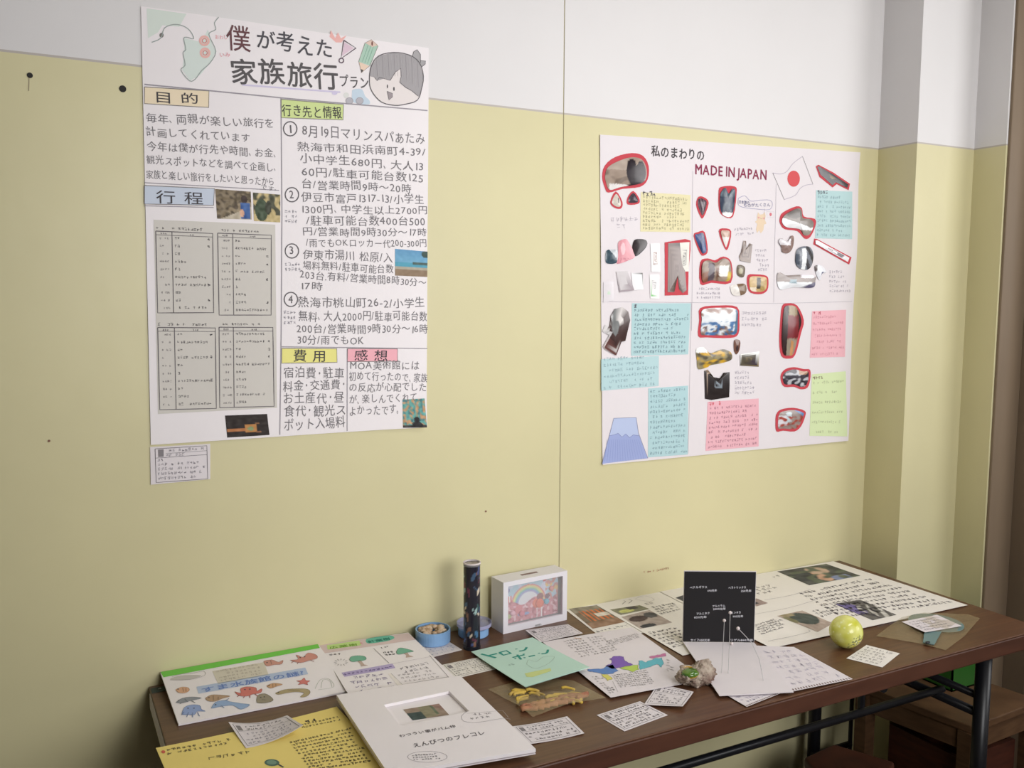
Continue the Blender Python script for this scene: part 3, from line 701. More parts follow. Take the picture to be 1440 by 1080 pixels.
cutout(180, None, [(75, 690), (82, 655), (105, 648), (138, 655), (138, 715), (85, 722)], painter((54, 74, 86), [('l', 1, -1, .25, (190, 196, 200))], 10), label='small teal garment')
cutout(180, None, [(145, 610), (180, 592), (200, 610), (232, 680), (200, 705), (135, 722), (143, 660)], painter((220, 150, 160), [('s', 0, .75, 1, 1, (200, 120, 134), 1, .2, 8), ('e', .35, .4, .12, .25, (240, 196, 202))], 6), 0.002, label='pink ruffled skirt')
cutout(180, None, [(228, 600), (262, 592), (292, 600), (296, 625), (275, 655), (235, 684), (218, 650)], painter((36, 26, 30), (), 8), 0.002, label='black frilled garment')
cutout(180, [(390, 610), (500, 592), (528, 600), (528, 650), (517, 760), (514, 890), (390, 893)], [(408, 615), (470, 612), (498, 760), (505, 865), (485, 880), (465, 860), (455, 770), (446, 720), (440, 875), (404, 875)], painter((128, 112, 108), [('s', 0, 0, 1, 1, (112, 96, 92), 1, 0, 12), ('r', .3, 0, .65, .06, (44, 34, 34))], 5), 0.002, curve=False, label='grey trousers')
cutout(180, None, [(470, 612), (522, 608), (517, 765), (480, 765), (470, 740)], painter((206, 202, 192), [('s', .3, .15, .75, .8, (110, 104, 100), .2, 1, 14)], 5), 0.001, curve=False, label='white clothing tag')
cutout(180, None, [(313, 617), (362, 616), (364, 768), (318, 765)], painter((236, 234, 234), [('s', .25, .3, .8, .75, (170, 150, 146), .3, 1, 10), ('r', .25, .86, .85, .96, (112, 196, 112))], 4), 0.001, curve=False, label='upper white receipt with a green stamp')
cutout(180, None, [(308, 782), (360, 782), (360, 910), (313, 908)], painter((236, 234, 234), [('s', .2, .05, .7, .6, (176, 172, 174), .3, 1, 10), ('r', .2, .84, .85, .95, (112, 196, 112))], 4), 0.001, curve=False, label='lower white receipt with a green stamp')
cutout(180, None, [(132, 765), (190, 762), (225, 865), (150, 875)], painter((212, 206, 208), [('r', .1, 0, .5, .12, (170, 214, 160)), ('l', .8, 1, 1.1, (168, 156, 162))], 4), 0.002, (0.12, 0), curve=False, label='folded grey tag')
cutout(180, None, [(212, 772), (272, 772), (276, 860), (222, 865)], painter((238, 236, 238), [('r', .55, .0, .95, .08, (60, 60, 60))], 3), 0.001, curve=False, label='plain white tag')
cutout(180, None, [(66, 820), (118, 816), (122, 920), (66, 930)], painter((222, 216, 220), [('r', 0, .48, 1, .62, (200, 222, 200))], 3), 0.001, curve=False, label='faint white slip')
cutout(180, [(690, 315), (765, 312), (775, 350), (758, 470), (715, 475), (682, 440), (678, 350)], [(695, 335), (712, 320), (730, 350), (750, 325), (765, 345), (752, 462), (712, 470), (688, 435), (685, 360)], painter((44, 54, 74), [('r', 0, 0, 1, .3, (84, 100, 112)), ('r', .2, .84, .9, 1, (236, 236, 236)), ('m', 6, 1, .15, (76, 88, 100), 0, .8)], 10), 0.006, (0, .06), label='dark blue overalls')
cutout(180, [(570, 368), (600, 370), (626, 400), (598, 478), (580, 470), (558, 410)], [(572, 378), (598, 380), (614, 402), (596, 462), (584, 455), (566, 405)], painter((104, 84, 92), [('s', 0, 0, 1, 1, (60, 44, 56), 1, -.6, 3)], 8), label='small striped garment')
cutout(180, [(545, 575), (570, 555), (605, 555), (622, 650), (605, 678), (580, 670)], [(552, 578), (570, 565), (598, 565), (612, 648), (603, 666), (586, 660)], painter((58, 78, 128), [('l', 1, -.7, .45, (96, 106, 130)), ('r', .4, .35, .6, 1, (44, 58, 96))], 10), 0.004, (.06, 0), label='blue folded garment')
cutout(180, [(680, 550), (712, 535), (748, 552), (732, 640), (712, 640)], [(690, 556), (712, 546), (738, 558), (724, 626), (714, 628)], painter((196, 166, 150), [('r', 0, .4, 1, 1, (238, 234, 230))], 6), 0.005, (0, .1), label='pale triangular picture')
cutout(180, [(580, 715), (620, 695), (660, 705), (705, 685), (748, 715), (745, 825), (640, 825), (580, 832)], [(588, 725), (622, 705), (660, 718), (703, 695), (740, 722), (736, 812), (640, 812), (590, 818)], painter((150, 132, 118), [('r', .2, .2, .4, .95, (84, 72, 80)), ('r', .56, .3, .9, .75, (234, 232, 228)), ('r', .45, .4, .56, 1, (110, 76, 60)), ('r', .85, .55, 1, 1, (196, 170, 60)), ('r', 0, .55, .2, 1, (124, 74, 52))], 12), 0.007, (-.04, .06), label='row of clothes on hangers')
cutout(180, None, [(800, 660), (812, 600), (826, 602), (828, 645), (845, 615), (860, 620), (850, 720), (795, 708), (788, 685)], painter((142, 126, 118), [('m', 8, 1, .1, (106, 90, 86), 0, 1)], 10), 0.003, curve=False, label='grey-brown vest')
cutout(180, None, [(780, 735), (800, 730), (820, 745), (815, 790), (795, 795), (776, 775)], painter((110, 98, 82), [('e', .45, .5, .25, .25, (160, 152, 120))], 10), label='small olive square picture')
cutout(180, None, [(745, 840), (790, 830), (820, 835), (822, 875), (795, 892), (755, 890), (742, 860)], painter((120, 96, 74), [('l', -1, .3, -.35, (232, 226, 220))], 10), 0.006, (.08, 0), label='round brown and white picture')
cutout(180, [(835, 785), (880, 780), (935, 788), (945, 820), (938, 865), (905, 885), (850, 878), (832, 840)], [(845, 797), (880, 790), (928, 797), (935, 822), (930, 858), (903, 873), (855, 868), (842, 838)], painter((198, 166, 112), [('r', .4, .1, .62, .8, (74, 68, 60)), ('r', .05, .7, .4, 1, (236, 220, 196)), ('r', .62, .3, .85, .9, (168, 140, 76))], 10), 0.005, (0, .05), label='gold boxed picture')
cutout(180, [(1195, 205), (1210, 197), (1290, 238), (1380, 298), (1372, 332), (1308, 300), (1286, 318), (1215, 262)], [(1202, 208), (1212, 205), (1288, 248), (1370, 302), (1364, 320), (1302, 290), (1284, 306), (1220, 250)], painter((40, 36, 42), [('r', .4, .45, .55, .6, (120, 100, 60))], 6), 0.001, curve=False, label='black kitchen knife')
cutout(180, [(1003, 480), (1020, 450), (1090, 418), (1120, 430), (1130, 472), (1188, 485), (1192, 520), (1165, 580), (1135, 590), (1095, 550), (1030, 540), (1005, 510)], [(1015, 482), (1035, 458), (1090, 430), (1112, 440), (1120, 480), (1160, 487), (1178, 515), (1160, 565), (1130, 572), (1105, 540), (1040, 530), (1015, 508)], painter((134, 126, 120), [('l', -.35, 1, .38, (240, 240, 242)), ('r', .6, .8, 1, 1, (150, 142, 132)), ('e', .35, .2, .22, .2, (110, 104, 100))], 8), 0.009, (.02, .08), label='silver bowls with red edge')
cutout(180, None, [(995, 605), (1010, 588), (1040, 605), (1060, 575), (1075, 585), (1070, 640), (1045, 668), (1015, 660), (1010, 635)], painter((140, 116, 110), [('r', 0, .2, .75, .55, (222, 218, 222))], 10), 0.008, (-.05, .08), label='small brown and white spoon picture')
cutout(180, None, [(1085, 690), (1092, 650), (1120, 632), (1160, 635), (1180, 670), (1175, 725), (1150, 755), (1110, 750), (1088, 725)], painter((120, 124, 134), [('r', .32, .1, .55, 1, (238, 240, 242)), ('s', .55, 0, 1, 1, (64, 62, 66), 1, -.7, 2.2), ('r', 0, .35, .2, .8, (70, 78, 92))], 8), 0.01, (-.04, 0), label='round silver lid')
cutout(180, [(1185, 590), (1200, 592), (1382, 690), (1370, 728), (1180, 620)], [(1188, 600), (1200, 600), (1370, 692), (1362, 714), (1190, 618)], painter((232, 230, 234), [('r', .35, .2, .5, .6, (110, 92, 88)), ('r', .62, .4, .85, .8, (90, 80, 90))], 6), 0.002, (0, .08), curve=False, label='long white ruler-like strip')
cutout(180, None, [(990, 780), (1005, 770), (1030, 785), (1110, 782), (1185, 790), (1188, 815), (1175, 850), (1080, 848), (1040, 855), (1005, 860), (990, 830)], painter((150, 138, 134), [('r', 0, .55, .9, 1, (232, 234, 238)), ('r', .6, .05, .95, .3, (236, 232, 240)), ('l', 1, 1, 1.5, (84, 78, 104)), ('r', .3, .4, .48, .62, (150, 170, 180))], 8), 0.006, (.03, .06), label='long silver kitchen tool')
cutout(180, None, [(1187, 740), (1210, 730), (1235, 745), (1248, 770), (1228, 775), (1215, 810), (1200, 790)], painter((232, 232, 238), [('r', .55, .45, .75, .7, (120, 124, 150)), ('r', 0, 0, .2, .4, (100, 90, 90))], 6), 0.006, (.05, .05), label='small white cut-out')
cutout(400, None, [(105, 165), (125, 130), (165, 120), (195, 145), (205, 190), (180, 300), (160, 305), (132, 378), (70, 345), (62, 330), (95, 270), (60, 250), (75, 215), (98, 225)], painter((66, 46, 44), [('e', .45, .3, .14, .28, (120, 122, 122)), ('r', .55, 0, .75, .35, (220, 214, 212)), ('l', -.8, 1, .45, (96, 60, 56)), ('e', .1, .5, .14, .16, (212, 208, 208)), ('r', 0, .86, .5, 1, (190, 184, 182))], 8), 0.006, (.06, 0), curve=False, label='dark brown leather slip-on')
cutout(400, [(580, 125), (680, 112), (778, 120), (790, 190), (785, 265), (740, 285), (620, 282), (570, 275), (575, 190)], [(590, 135), (680, 124), (768, 132), (778, 190), (774, 258), (735, 270), (620, 270), (583, 262), (586, 190)], painter((228, 232, 236), [('m', 6, 2, .12, (150, 120, 110), 0, .3), ('m', 6, 5, .0, (120, 92, 80), .66, 1), ('m', 8, 6, .1, (70, 110, 160), .5, 1), ('r', .92, 0, 1, 1, (70, 110, 140))], 10), 0.009, (0, .07), label='large red-framed stationery picture')
cutout(400, None, [(560, 345), (600, 335), (635, 365), (700, 345), (745, 362), (748, 400), (690, 420), (635, 430), (620, 440), (570, 450), (562, 400)], painter((140, 128, 92), [('m', 5, 1, .05, (206, 160, 50), .2, 1), ('m', 6, 3, .15, (84, 76, 60), 0, 1), ('r', 0, 0, .3, .25, (230, 230, 226))], 12), 0.004, label='yellow and olive picture')
cutout(400, None, [(762, 300), (780, 292), (795, 305), (790, 350), (775, 372), (762, 350)], painter((110, 74, 62), [('e', .5, .6, .2, .2, (60, 40, 40))], 8), label='small brown oval')
cutout(400, None, [(795, 372), (895, 355), (893, 438), (795, 432)], painter((84, 76, 62), [('r', 0, 0, 1, .2, (226, 226, 222)), ('m', 5, 2, .1, (130, 110, 72), .2, 1), ('r', .6, .5, .9, .9, (60, 50, 60))], 10), 0.005, (0, .05), curve=False, label='dark landscape picture')
cutout(400, None, [(602, 460), (620, 452), (632, 490), (690, 500), (705, 470), (738, 466), (738, 540), (735, 600), (640, 615), (605, 608)], painter((36, 28, 28), [('r', .1, 0, .3, .15, (186, 160, 140)), ('e', .4, .1, .1, .1, (96, 60, 50)), ('s', .35, .4, .7, .65, (130, 140, 150), 1, -1, 5)], 8), 0.003, curve=False, label='black bag of pencils')
cutout(400, [(1015, 115), (1045, 100), (1095, 112), (1130, 190), (1115, 260), (1085, 375), (1050, 395), (1012, 380), (1000, 300), (1005, 200)], [(1025, 125), (1050, 112), (1088, 122), (1116, 190), (1102, 258), (1075, 365), (1048, 378), (1022, 368), (1012, 300), (1015, 200)], painter((44, 24, 24), [('r', .3, .0, .75, .2, (150, 130, 96)), ('r', .25, .2, .85, .66, (116, 26, 32)), ('r', .25, .66, .9, 1, (146, 134, 116)), ('r', .45, .7, .6, 1, (196, 140, 90))], 8), 0.006, (-.06, 0), label='dark red recorder case')
cutout(400, [(1010, 480), (1035, 450), (1080, 440), (1130, 450), (1165, 455), (1165, 510), (1150, 550), (1115, 558), (1080, 545), (1030, 545), (1012, 520)], [(1020, 485), (1040, 462), (1080, 452), (1125, 462), (1153, 465), (1153, 508), (1140, 538), (1115, 545), (1080, 532), (1035, 532), (1022, 515)], painter((54, 50, 58), [('m', 6, 1, .1, (190, 190, 196), 0, 1), ('r', .6, .05, .95, .3, (180, 140, 110))], 10), 0.006, (0, .05), label='black electronic gadget picture')
cutout(400, [(985, 690), (1010, 665), (1075, 656), (1135, 672), (1138, 700), (1115, 755), (1080, 782), (1020, 778), (985, 782), (980, 730)], [(998, 695), (1015, 677), (1075, 668), (1125, 682), (1126, 702), (1105, 748), (1078, 768), (1020, 766), (995, 765), (993, 730)], painter((146, 130, 124), [('r', 0, .25, .35, .8, (214, 210, 216)), ('r', .3, .1, .5, .6, (190, 204, 210)), ('m', 6, 3, .1, (160, 70, 60), .3, 1), ('l', 1, -1, .6, (100, 140, 190))], 12), 0.006, label='red-edged picture of small goods')
S.crop(0, 0, 1)

# =================================================================== THE TABLE
TX0, TX1, TY0, TY1 = 0.163, 1.992, 1.200, 1.790
tb = empty('folding_table', ((TX0 + TX1) / 2, (TY0 + TY1) / 2, 0), 'long brown wood-grain folding table with black metal legs, against the wall', 'table')
a = Acc(); a.box(TX0, TX1, TY0, TY1, TOP - 0.004, TOP); o = part(a, 'tabletop', 'table', tb); bevel(o, 0.0015, 2)
a = Acc(); a.box(TX0, TX1, TY0, TY1, TOP - 0.040, TOP - 0.004); o = part(a, 'edge_band', 'edge', tb); bevel(o, 0.003, 2)
a = Acc(); a.box(TX0 + .03, TX1 - .03, TY0 + .03, TY1 - .03, TOP - 0.052, TOP - 0.04); part(a, 'underframe', 'metal', tb)
for x in (1.86, 0.30):
    for y in (1.25, 1.735):
        a = Acc(); a.tube([(x, y, TOP - 0.052), (x, y, 0.02)], 0.017, 12); l = part(a, 'leg', 'metal', tb, smooth=True)
        a = Acc(); a.tube([(x, y, 0.02), (x, y, 0.0)], 0.021, 12); part(a, 'foot_cap', 'darkplastic', l)
    a = Acc(); a.tube([(x, 1.25, 0.505), (x, 1.735, 0.505)], 0.011, 8); part(a, 'crossbar', 'metal', tb, smooth=True)
    a = Acc(); a.tube([(x, 1.25, 0.545), (x, 1.735, 0.545)], 0.009, 8); part(a, 'crossbar', 'metal', tb, smooth=True)
a = Acc(); a.tube([(0.30, 1.35, 0.525), (1.86, 1.35, 0.525)], 0.009, 10); part(a, 'stretcher', 'metal', tb, smooth=True)
for x in (1.60, 0.56):
    a = Acc(); a.tube([(x, 1.30, 0.60), (x, 1.45, 0.60)], 0.012, 8); a.tube([(x, 1.36, 0.525), (x, 1.36, 0.65)], 0.008, 8); part(a, 'hinge_bracket', 'metal', tb)
p = tp(222, 970); a = Acc(); a.box(p.x - .012, p.x + .014, p.y - .012, p.y + .010, TOP, TOP + .001, (40, 52, 46)); o = part(a, 'corner_sticker', 'ink', tb, 'dark green sticker at the back left corner')
a = Acc(); Ss = Sheet('table', 0.0012)
Ss.scrib(a, (217, 972), (228, 969), 0.008, (180, 182, 170), 0.0016); part(a, 'sticker_marks', 'ink', o)
a = Acc(); a.box(TX0 - 0.0015, TX0, 1.53, 1.77, TOP - .034, TOP - .006); part(a, 'white_edge_strip', 'paper', tb, 'white strip on the left edge of the tabletop')  # thin white strip along the left table edge

# =================================================================== FURNITURE UNDER THE TABLE
st = empty('wooden_stool', (2.10, 1.50, 0), 'light brown wooden school stool in the corner behind the right table leg', 'stool')
FLx, BLx, BRx, FRx = (1.978, 1.350), (1.925, 1.652), (2.225, 1.662), (2.270, 1.362)
a = Acc(); a.prism([FLx, FRx, BRx, BLx], 0.385, 0.405); o = part(a, 'seat', 'wood', st); bevel(o, 0.003)
def lerp2(p, q, t): return (p[0] + (q[0] - p[0]) * t, p[1] + (q[1] - p[1]) * t)
for pth in ((FLx, BLx), (FLx, FRx), (BLx, BRx), (FRx, BRx)):
    a = Acc(); p0 = lerp2(pth[0], pth[1], .06); p1 = lerp2(pth[0], pth[1], .94); dx, dy = p1[0] - p0[0], p1[1] - p0[1]; L_ = math.hypot(dx, dy); nx_, ny_ = -dy / L_ * .009, dx / L_ * .009
    cx_, cy_ = 2.10, 1.505; sx = (cx_ - (p0[0] + p1[0]) / 2) * .1; sy = (cy_ - (p0[1] + p1[1]) / 2) * .1
    a.prism([(p0[0] - nx_ + sx, p0[1] - ny_ + sy), (p1[0] - nx_ + sx, p1[1] - ny_ + sy), (p1[0] + nx_ + sx, p1[1] + ny_ + sy), (p0[0] + nx_ + sx, p0[1] + ny_ + sy)], 0.335, 0.385); part(a, 'apron', 'wood', st)
for c in (FLx, BLx, BRx, FRx):
    q = lerp2(c, (2.10, 1.505), .10); a = Acc(); a.box(q[0] - .018, q[0] + .018, q[1] - .018, q[1] + .018, 0, 0.385); part(a, 'leg', 'wood', st)
g = empty('green_box', (2.19, 1.57, 0.405), 'bright green plastic box on the wooden stool behind the table leg', 'box')
a = Acc(); x0, x1, y0, y1, z0, z1 = 2.105, 2.245, 1.500, 1.650, .4055, .60
for b in ((x0, x1, y0, y1, z0, z0 + .004), (x0, x1, y0, y0 + .004, z0, z1), (x0, x1, y1 - .004, y1, z0, z1), (x0, x0 + .004, y0, y1, z0, z1), (x1 - .004, x1, y0, y1, z0, z1)): a.box(*b)
part(a, 'body', 'green', g)
a = Acc(); a.box(x0 - .004, x1 + .004, y0 - .004, y0, z1 - .02, z1); a.box(x0 - .004, x1 + .004, y1, y1 + .004, z1 - .02, z1); a.box(x0 - .004, x0, y0, y1, z1 - .02, z1); a.box(x1, x1 + .004, y0, y1, z1 - .02, z1); part(a, 'rim', 'green', g)
cb = empty('dark_cabinet', (2.06, 1.50, 0), 'low dark brown wooden crate standing between the legs of the stool', 'crate')
a = Acc(); x0, x1, y0, y1 = 1.995, 2.215, 1.39, 1.60
for b in ((x0, x1, y0, y1, 0, .012), (x0, x0 + .012, y0, y1, .012, .30), (x1 - .012, x1, y0, y1, .012, .30), (x0 + .012, x1 - .012, y1 - .012, y1, .012, .30), (x0 + .012, x1 - .012, y0, y0 + .012, .012, .30)): a.box(*b)
part(a, 'body', 'darkwood', cb)
lo = empty('low_stool', (1.735, 1.50, 0), 'dark brown low stool top showing at the bottom edge under the table', 'stool')
a = Acc(); a.prism([(1.715, 1.38), (1.84, 1.455), (1.775, 1.59), (1.655, 1.575), (1.60, 1.45)], 0.272, 0.300); o = part(a, 'seat', 'darkwood', lo); bevel(o, 0.008, 3)
for q in ((1.715, 1.42), (1.805, 1.465), (1.76, 1.56), (1.635, 1.465)):
    a = Acc(); a.tube([(q[0], q[1], 0.272), (q[0], q[1], 0)], 0.013, 8); part(a, 'leg', 'darkwood', lo)
pp = empty('floor_frame', (1.96, 1.70, 0), 'thin black metal frame against the wall behind the stool', 'frame')
a = Acc(); a.tube([(1.985, 1.72, 0.34), (1.985, 1.72, 0.02)], 0.006, 8); a.tube([(1.84, 1.72, 0.19), (1.985, 1.72, 0.19)], 0.009, 8); a.tube([(1.84, 1.72, 0.19), (1.84, 1.72, 0.0)], 0.006, 8); a.tube([(1.985, 1.72, 0.02), (1.985, 1.72, 0.0)], 0.008, 8); part(a, 'bar', 'metal', pp)

# =================================================================== PAPERS ON THE TABLE
def tsheet(base, warp=None): return Sheet('table', base, warp)
def curl(S, q, lift, corner=None, k=3.0):
    """lift toward one corner or edge; q in px, corner index 0..3"""
    Q = [Vector(S.uv(*p)) for p in q]
    c = Q[corner]; L = max((Q[(corner + 1) % 4] - c).length, (Q[(corner + 3) % 4] - c).length)
    def f(u, v):
        t = max(0.0, 1 - (Vector((u, v)) - c).length / L); return lift * t ** k
    return f
# --- sea creature board
def lean(px_front, px_back, base):
    """sheet whose front edge lies on the table and whose back edge is propped on the wall"""
    f = tp(*px_front); b = wp(*px_back, WALL - 0.004); V = Vector((0, b.y - f.y, max(.002, b.z - TOP))).normalized()
    return Sheet('free', base, None, (Vector((0, f.y, TOP)), Vector((1, 0, 0)), V, Vector((0, -V.z, V.y))))
S = lean((374, 997), (336, 928.5), 0.0006)
r = empty('sea_creature_board', tp(360, 965), 'white board of sea creature drawings with a green stripe, back left of the table', 'board')
q = [(225.5, 948), (447, 908.5), (497, 973), (251, 1021.5)]
a = Acc(); S.slab(a, q, 0.0035, 4, 4); part(a, 'board', 'brightpaper', r)
n0 = 0.0039
a = Acc(); S.quad(a, [(225.8, 948), (447, 908.5), (449.8, 914), (230, 955.5)], (104, 200, 62), n0); part(a, 'green_stripe', 'ink', r)
S.crop(200, 880, 3.6)
a = Acc(); S.quad(a, [(275, 320), (825, 222), (840, 255), (285, 355)], (176, 192, 222), n0); o = part(a, 'title_band', 'ink', r, 'pale blue title band')
a = Acc(); S.text(a, 'すま水族館の謎?', (300, 349), (825, 256), 0.019, (92, 122, 190), 0.02, n0 + .0003, up=0); part(a, 'lettering', 'ink', o)
a = Acc(); S.quad(a, [(355, 240), (615, 195), (640, 258), (385, 305)], (214, 206, 188), n0); S.block(a, [(370, 235), (600, 197), (625, 255), (395, 298)], 4, (186, 176, 160), .0008, n0 + .0003); part(a, 'info_label', 'ink', r)
def fish(pts, c, nm, extra=None):
    a = Acc(); S.poly(a, pts, c, n0, True); dk = tuple(x * .78 for x in c); S.line(a, pts + [pts[0]], .0008, dk, n0 + .0003, True)
    for l_ in (extra or []):
        if len(l_) == 2: S.ell(a, l_[0], l_[1], 4, 2.5, (60, 56, 56), n0 + .0005)
        else: S.line(a, list(zip(l_[0::2], l_[1::2])), .0016, dk, n0 + .0004, True)
    part(a, nm, 'ink', r)
fish([(170, 335), (200, 322), (232, 325), (238, 340), (215, 352), (185, 350)], (222, 168, 130), 'orange_fish_drawing', [(182, 333), (205, 326, 210, 346), (222, 328, 222, 346)])
fish([(615, 190), (655, 183), (690, 195), (712, 185), (705, 205), (670, 208), (630, 215)], (204, 142, 126), 'pink_fish_drawing', [(632, 198), (650, 186, 655, 207)])
fish([(750, 185), (790, 180), (780, 158), (815, 170), (840, 148), (880, 158), (885, 175), (850, 185), (800, 198)], (206, 134, 120), 'red_crab_drawing', [(800, 172), (822, 168), (770, 188, 755, 200), (790, 195, 785, 205), (850, 184, 870, 192)])
fish([(170, 400), (205, 378), (255, 372), (300, 378), (250, 390), (205, 402)], (138, 142, 150), 'grey_turtle_drawing', [(184, 392), (210, 398, 190, 408), (250, 392, 268, 402), (215, 382, 230, 398)])
fish([(320, 378), (350, 362), (395, 362), (445, 368), (405, 380), (370, 394), (335, 393)], (176, 142, 110), 'brown_fish_drawing', [(338, 376), (360, 366, 362, 390), (385, 372, 385, 386)])
fish([(468, 345), (500, 352), (498, 330), (530, 320), (575, 325), (580, 342), (605, 330), (600, 350), (560, 358), (530, 368), (490, 365)], (208, 108, 96), 'red_octopus_drawing', [(520, 335), (545, 333), (500, 360, 480, 372), (520, 366, 512, 378), (545, 364, 545, 378), (570, 356, 585, 368)])
fish([(630, 315), (665, 302), (710, 308), (680, 318), (650, 328)], (206, 156, 112), 'striped_fish_drawing', [(642, 314), (660, 305, 662, 326), (676, 306, 677, 320)])
fish([(780, 290), (805, 287), (820, 275), (828, 288), (850, 290), (835, 300), (838, 310), (815, 305), (790, 310), (800, 298)], (212, 112, 104), 'starfish_drawing')
fish([(675, 352), (720, 335), (780, 330), (835, 332), (850, 350), (830, 370), (800, 372), (820, 352), (780, 346), (730, 352), (690, 360)], (168, 150, 106), 'eel_drawing', [(690, 350), (740, 338, 800, 338)])
fish([(580, 400), (585, 365), (620, 355), (655, 375), (660, 392), (620, 403)], (140, 130, 108), 'otter_drawing', [(600, 375), (618, 372), (605, 385, 625, 388)])
fish([(200, 460), (215, 425), (250, 412), (290, 415), (300, 435), (320, 445), (280, 445), (265, 462), (235, 462)], (140, 162, 212), 'blue_jellyfish_drawing', [(232, 430), (262, 430), (235, 450, 225, 475), (255, 452, 255, 476), (280, 450, 290, 470), (212, 448, 200, 464)])
fish([(350, 430), (370, 400), (420, 388), (440, 395), (500, 405), (545, 412), (500, 435), (460, 415), (400, 420)], (142, 170, 210), 'dolphin_drawing', [(372, 412), (420, 392, 440, 380), (400, 416, 415, 428)])
a = Acc(); S.line(a, [(140, 285), (240, 283), (315, 262), (310, 240), (260, 250), (200, 255), (150, 270)], 0.0012, (176, 172, 168), n0, True); S.poly(a, [(140, 282), (230, 285), (300, 262), (200, 262)], (196, 190, 186), n0, True)
S.line(a, [(875, 330), (900, 285), (945, 280), (970, 320), (890, 335)], 0.001, (176, 182, 170), n0, True); S.line(a, [(905, 325), (915, 285), (950, 290), (960, 320)], 0.001, (176, 182, 170), n0, True); part(a, 'pencil_sketches', 'ink', r)
# --- paper under the blue container
def paper(name, q, base, mat_, label, cat='paper', group=None, th=0.0004, warp=None, nx=8, ny=8, content=None, smooth=True, sheet=None):
    S = sheet or tsheet(base)
    if warp: S.warp = warp(S, q)
    cx, cy = sum(p[0] for p in q) / 4, sum(p[1] for p in q) / 4; c = tp(cx, cy)
    r = empty(name, (c.x, c.y, TOP + base), label, cat, group)
    a = Acc(); S.slab(a, q, th, nx, ny); part(a, 'paper_sheet', mat_, r, smooth=False)
    if content:
        a = Acc(); content(S, a, q, th + 0.0003); part(a, 'writing', 'ink', r)
    return r, S
def LQ(q):
    Q = [Vector(p) for p in q]; return lambda u, v: tuple(Q[0].lerp(Q[1], u).lerp(Q[3].lerp(Q[2], u), v))
def c_lines(rows, col=(150, 144, 150), w=.0008, frame=False, head=False, m=.05):
    def f(S, a, q, n):
        L = LQ(q)
        if frame:
            S.line(a, [L(m, m * 1.3), L(1 - m, m * 1.3), L(1 - m, 1 - m * 1.3), L(m, 1 - m * 1.3), L(m, m * 1.3)], 0.0009, (96, 90, 92), n)
            S.line(a, [L(m, .36), L(1 - m, .36)], 0.0007, (110, 104, 106), n)
            S.poly(a, [L(m + .03, .12), L(m + .11, .12), L(m + .11, .32), L(m + .03, .32)], (120, 114, 116), n)
            S.block(a, [L(m + .16, .10), L(.93, .10), L(.93, .34), L(m + .16, .34)], 2, (110, 104, 108), w, n, ragged=.1)
            S.block(a, [L(m + .03, .40), L(.93, .40), L(.93, .9), L(m + .03, .9)], rows, col, w, n, fill=.8)
        else: S.block(a, [L(m, m), L(1 - m, m), L(1 - m, 1 - m), L(m, 1 - m)], rows, col, w, n)
    return f
paper('note_paper', [(573, 904), (628, 900.4), (650, 914), (608, 924.4)], 0.0004, 'paper', 'white note paper lying under the blue bowl of pasta shells', content=c_lines(6, (170, 176, 196)))
# --- tree worksheet
q = [(448, 910.8), (574, 892.5), (654, 969.5), (495, 988)]
r, S = paper('tree_worksheet', q, 0.0044, 'brightpaper', 'white worksheet with two green tree drawings and a pink heading, behind the booklet', sheet=lean((575, 979), (510, 901.5), 0.0044))
S.crop(440, 890, 7.2); n0 = .0008
a = Acc(); S.quad(a, [(62, 150), (965, 25), (1040, 92), (110, 232)], (216, 192, 190), n0); o = part(a, 'pink_heading', 'ink', r)
a = Acc(); S.quad(a, [(140, 150), (470, 100), (490, 150), (150, 195)], (190, 222, 130), n0 + .0002); S.poly(a, [(540, 90), (620, 70), (780, 50), (825, 75), (760, 105), (600, 130), (545, 125)], (92, 184, 158), n0 + .0002, True)
S.text(a, '広葉樹', (170, 190), (460, 150), 0.013, (110, 160, 40), .02, n0 + .0004); S.text(a, '針葉樹', (560, 128), (790, 90), 0.013, (20, 110, 90), .02, n0 + .0004); S.text(a, 'と', (478, 140), (515, 134), 0.011, (220, 110, 130), .02, n0 + .0004); part(a, 'lettering', 'ink', o)
a = Acc(); S.line(a, [(615, 180), (770, 330)], .0012, (130, 122, 126), n0); S.line(a, [(790, 340), (1200, 262)], .0008, (180, 170, 180), n0); S.quad(a, [(760, 440), (790, 436), (905, 545), (870, 572)], (236, 228, 222), n0)
S.line(a, [(1180, 250), (1375, 475), (1370, 480)], .0009, (130, 120, 124), n0); S.line(a, [(790, 436), (905, 548), (1370, 470)], .0009, (140, 132, 136), n0)
S.block(a, [(160, 240), (325, 215), (335, 240), (175, 265)], 1, (70, 66, 70), .0011, n0); S.block(a, [(640, 170), (785, 145), (795, 170), (655, 190)], 1, (70, 66, 70), .0011, n0); S.block(a, [(705, 215), (830, 195), (850, 245), (735, 262)], 2, (60, 56, 60), .0013, n0)
S.block(a, [(310, 470), (720, 410), (900, 590), (470, 640)], 4, (140, 128, 160), .0012, n0, fill=.75); S.block(a, [(860, 370), (1200, 300), (1230, 380), (930, 440)], 2, (140, 134, 140), .001, n0); S.block(a, [(840, 440), (1250, 380), (1330, 480), (930, 530)], 3, (176, 168, 172), .0009, n0)
for k in range(12): t_ = k / 12 * 6.28; S.line(a, [(285 + 45 * math.cos(t_), 322 + 22 * math.sin(t_)), (285 + 72 * math.cos(t_), 322 + 36 * math.sin(t_))], .0012, (120, 114, 116), n0)
S.line(a, [(480, 715), (420, 700), (430, 745), (560, 758), (780, 735), (815, 680), (760, 620)], .0009, (170, 164, 172), n0, True); part(a, 'writing', 'ink', r)
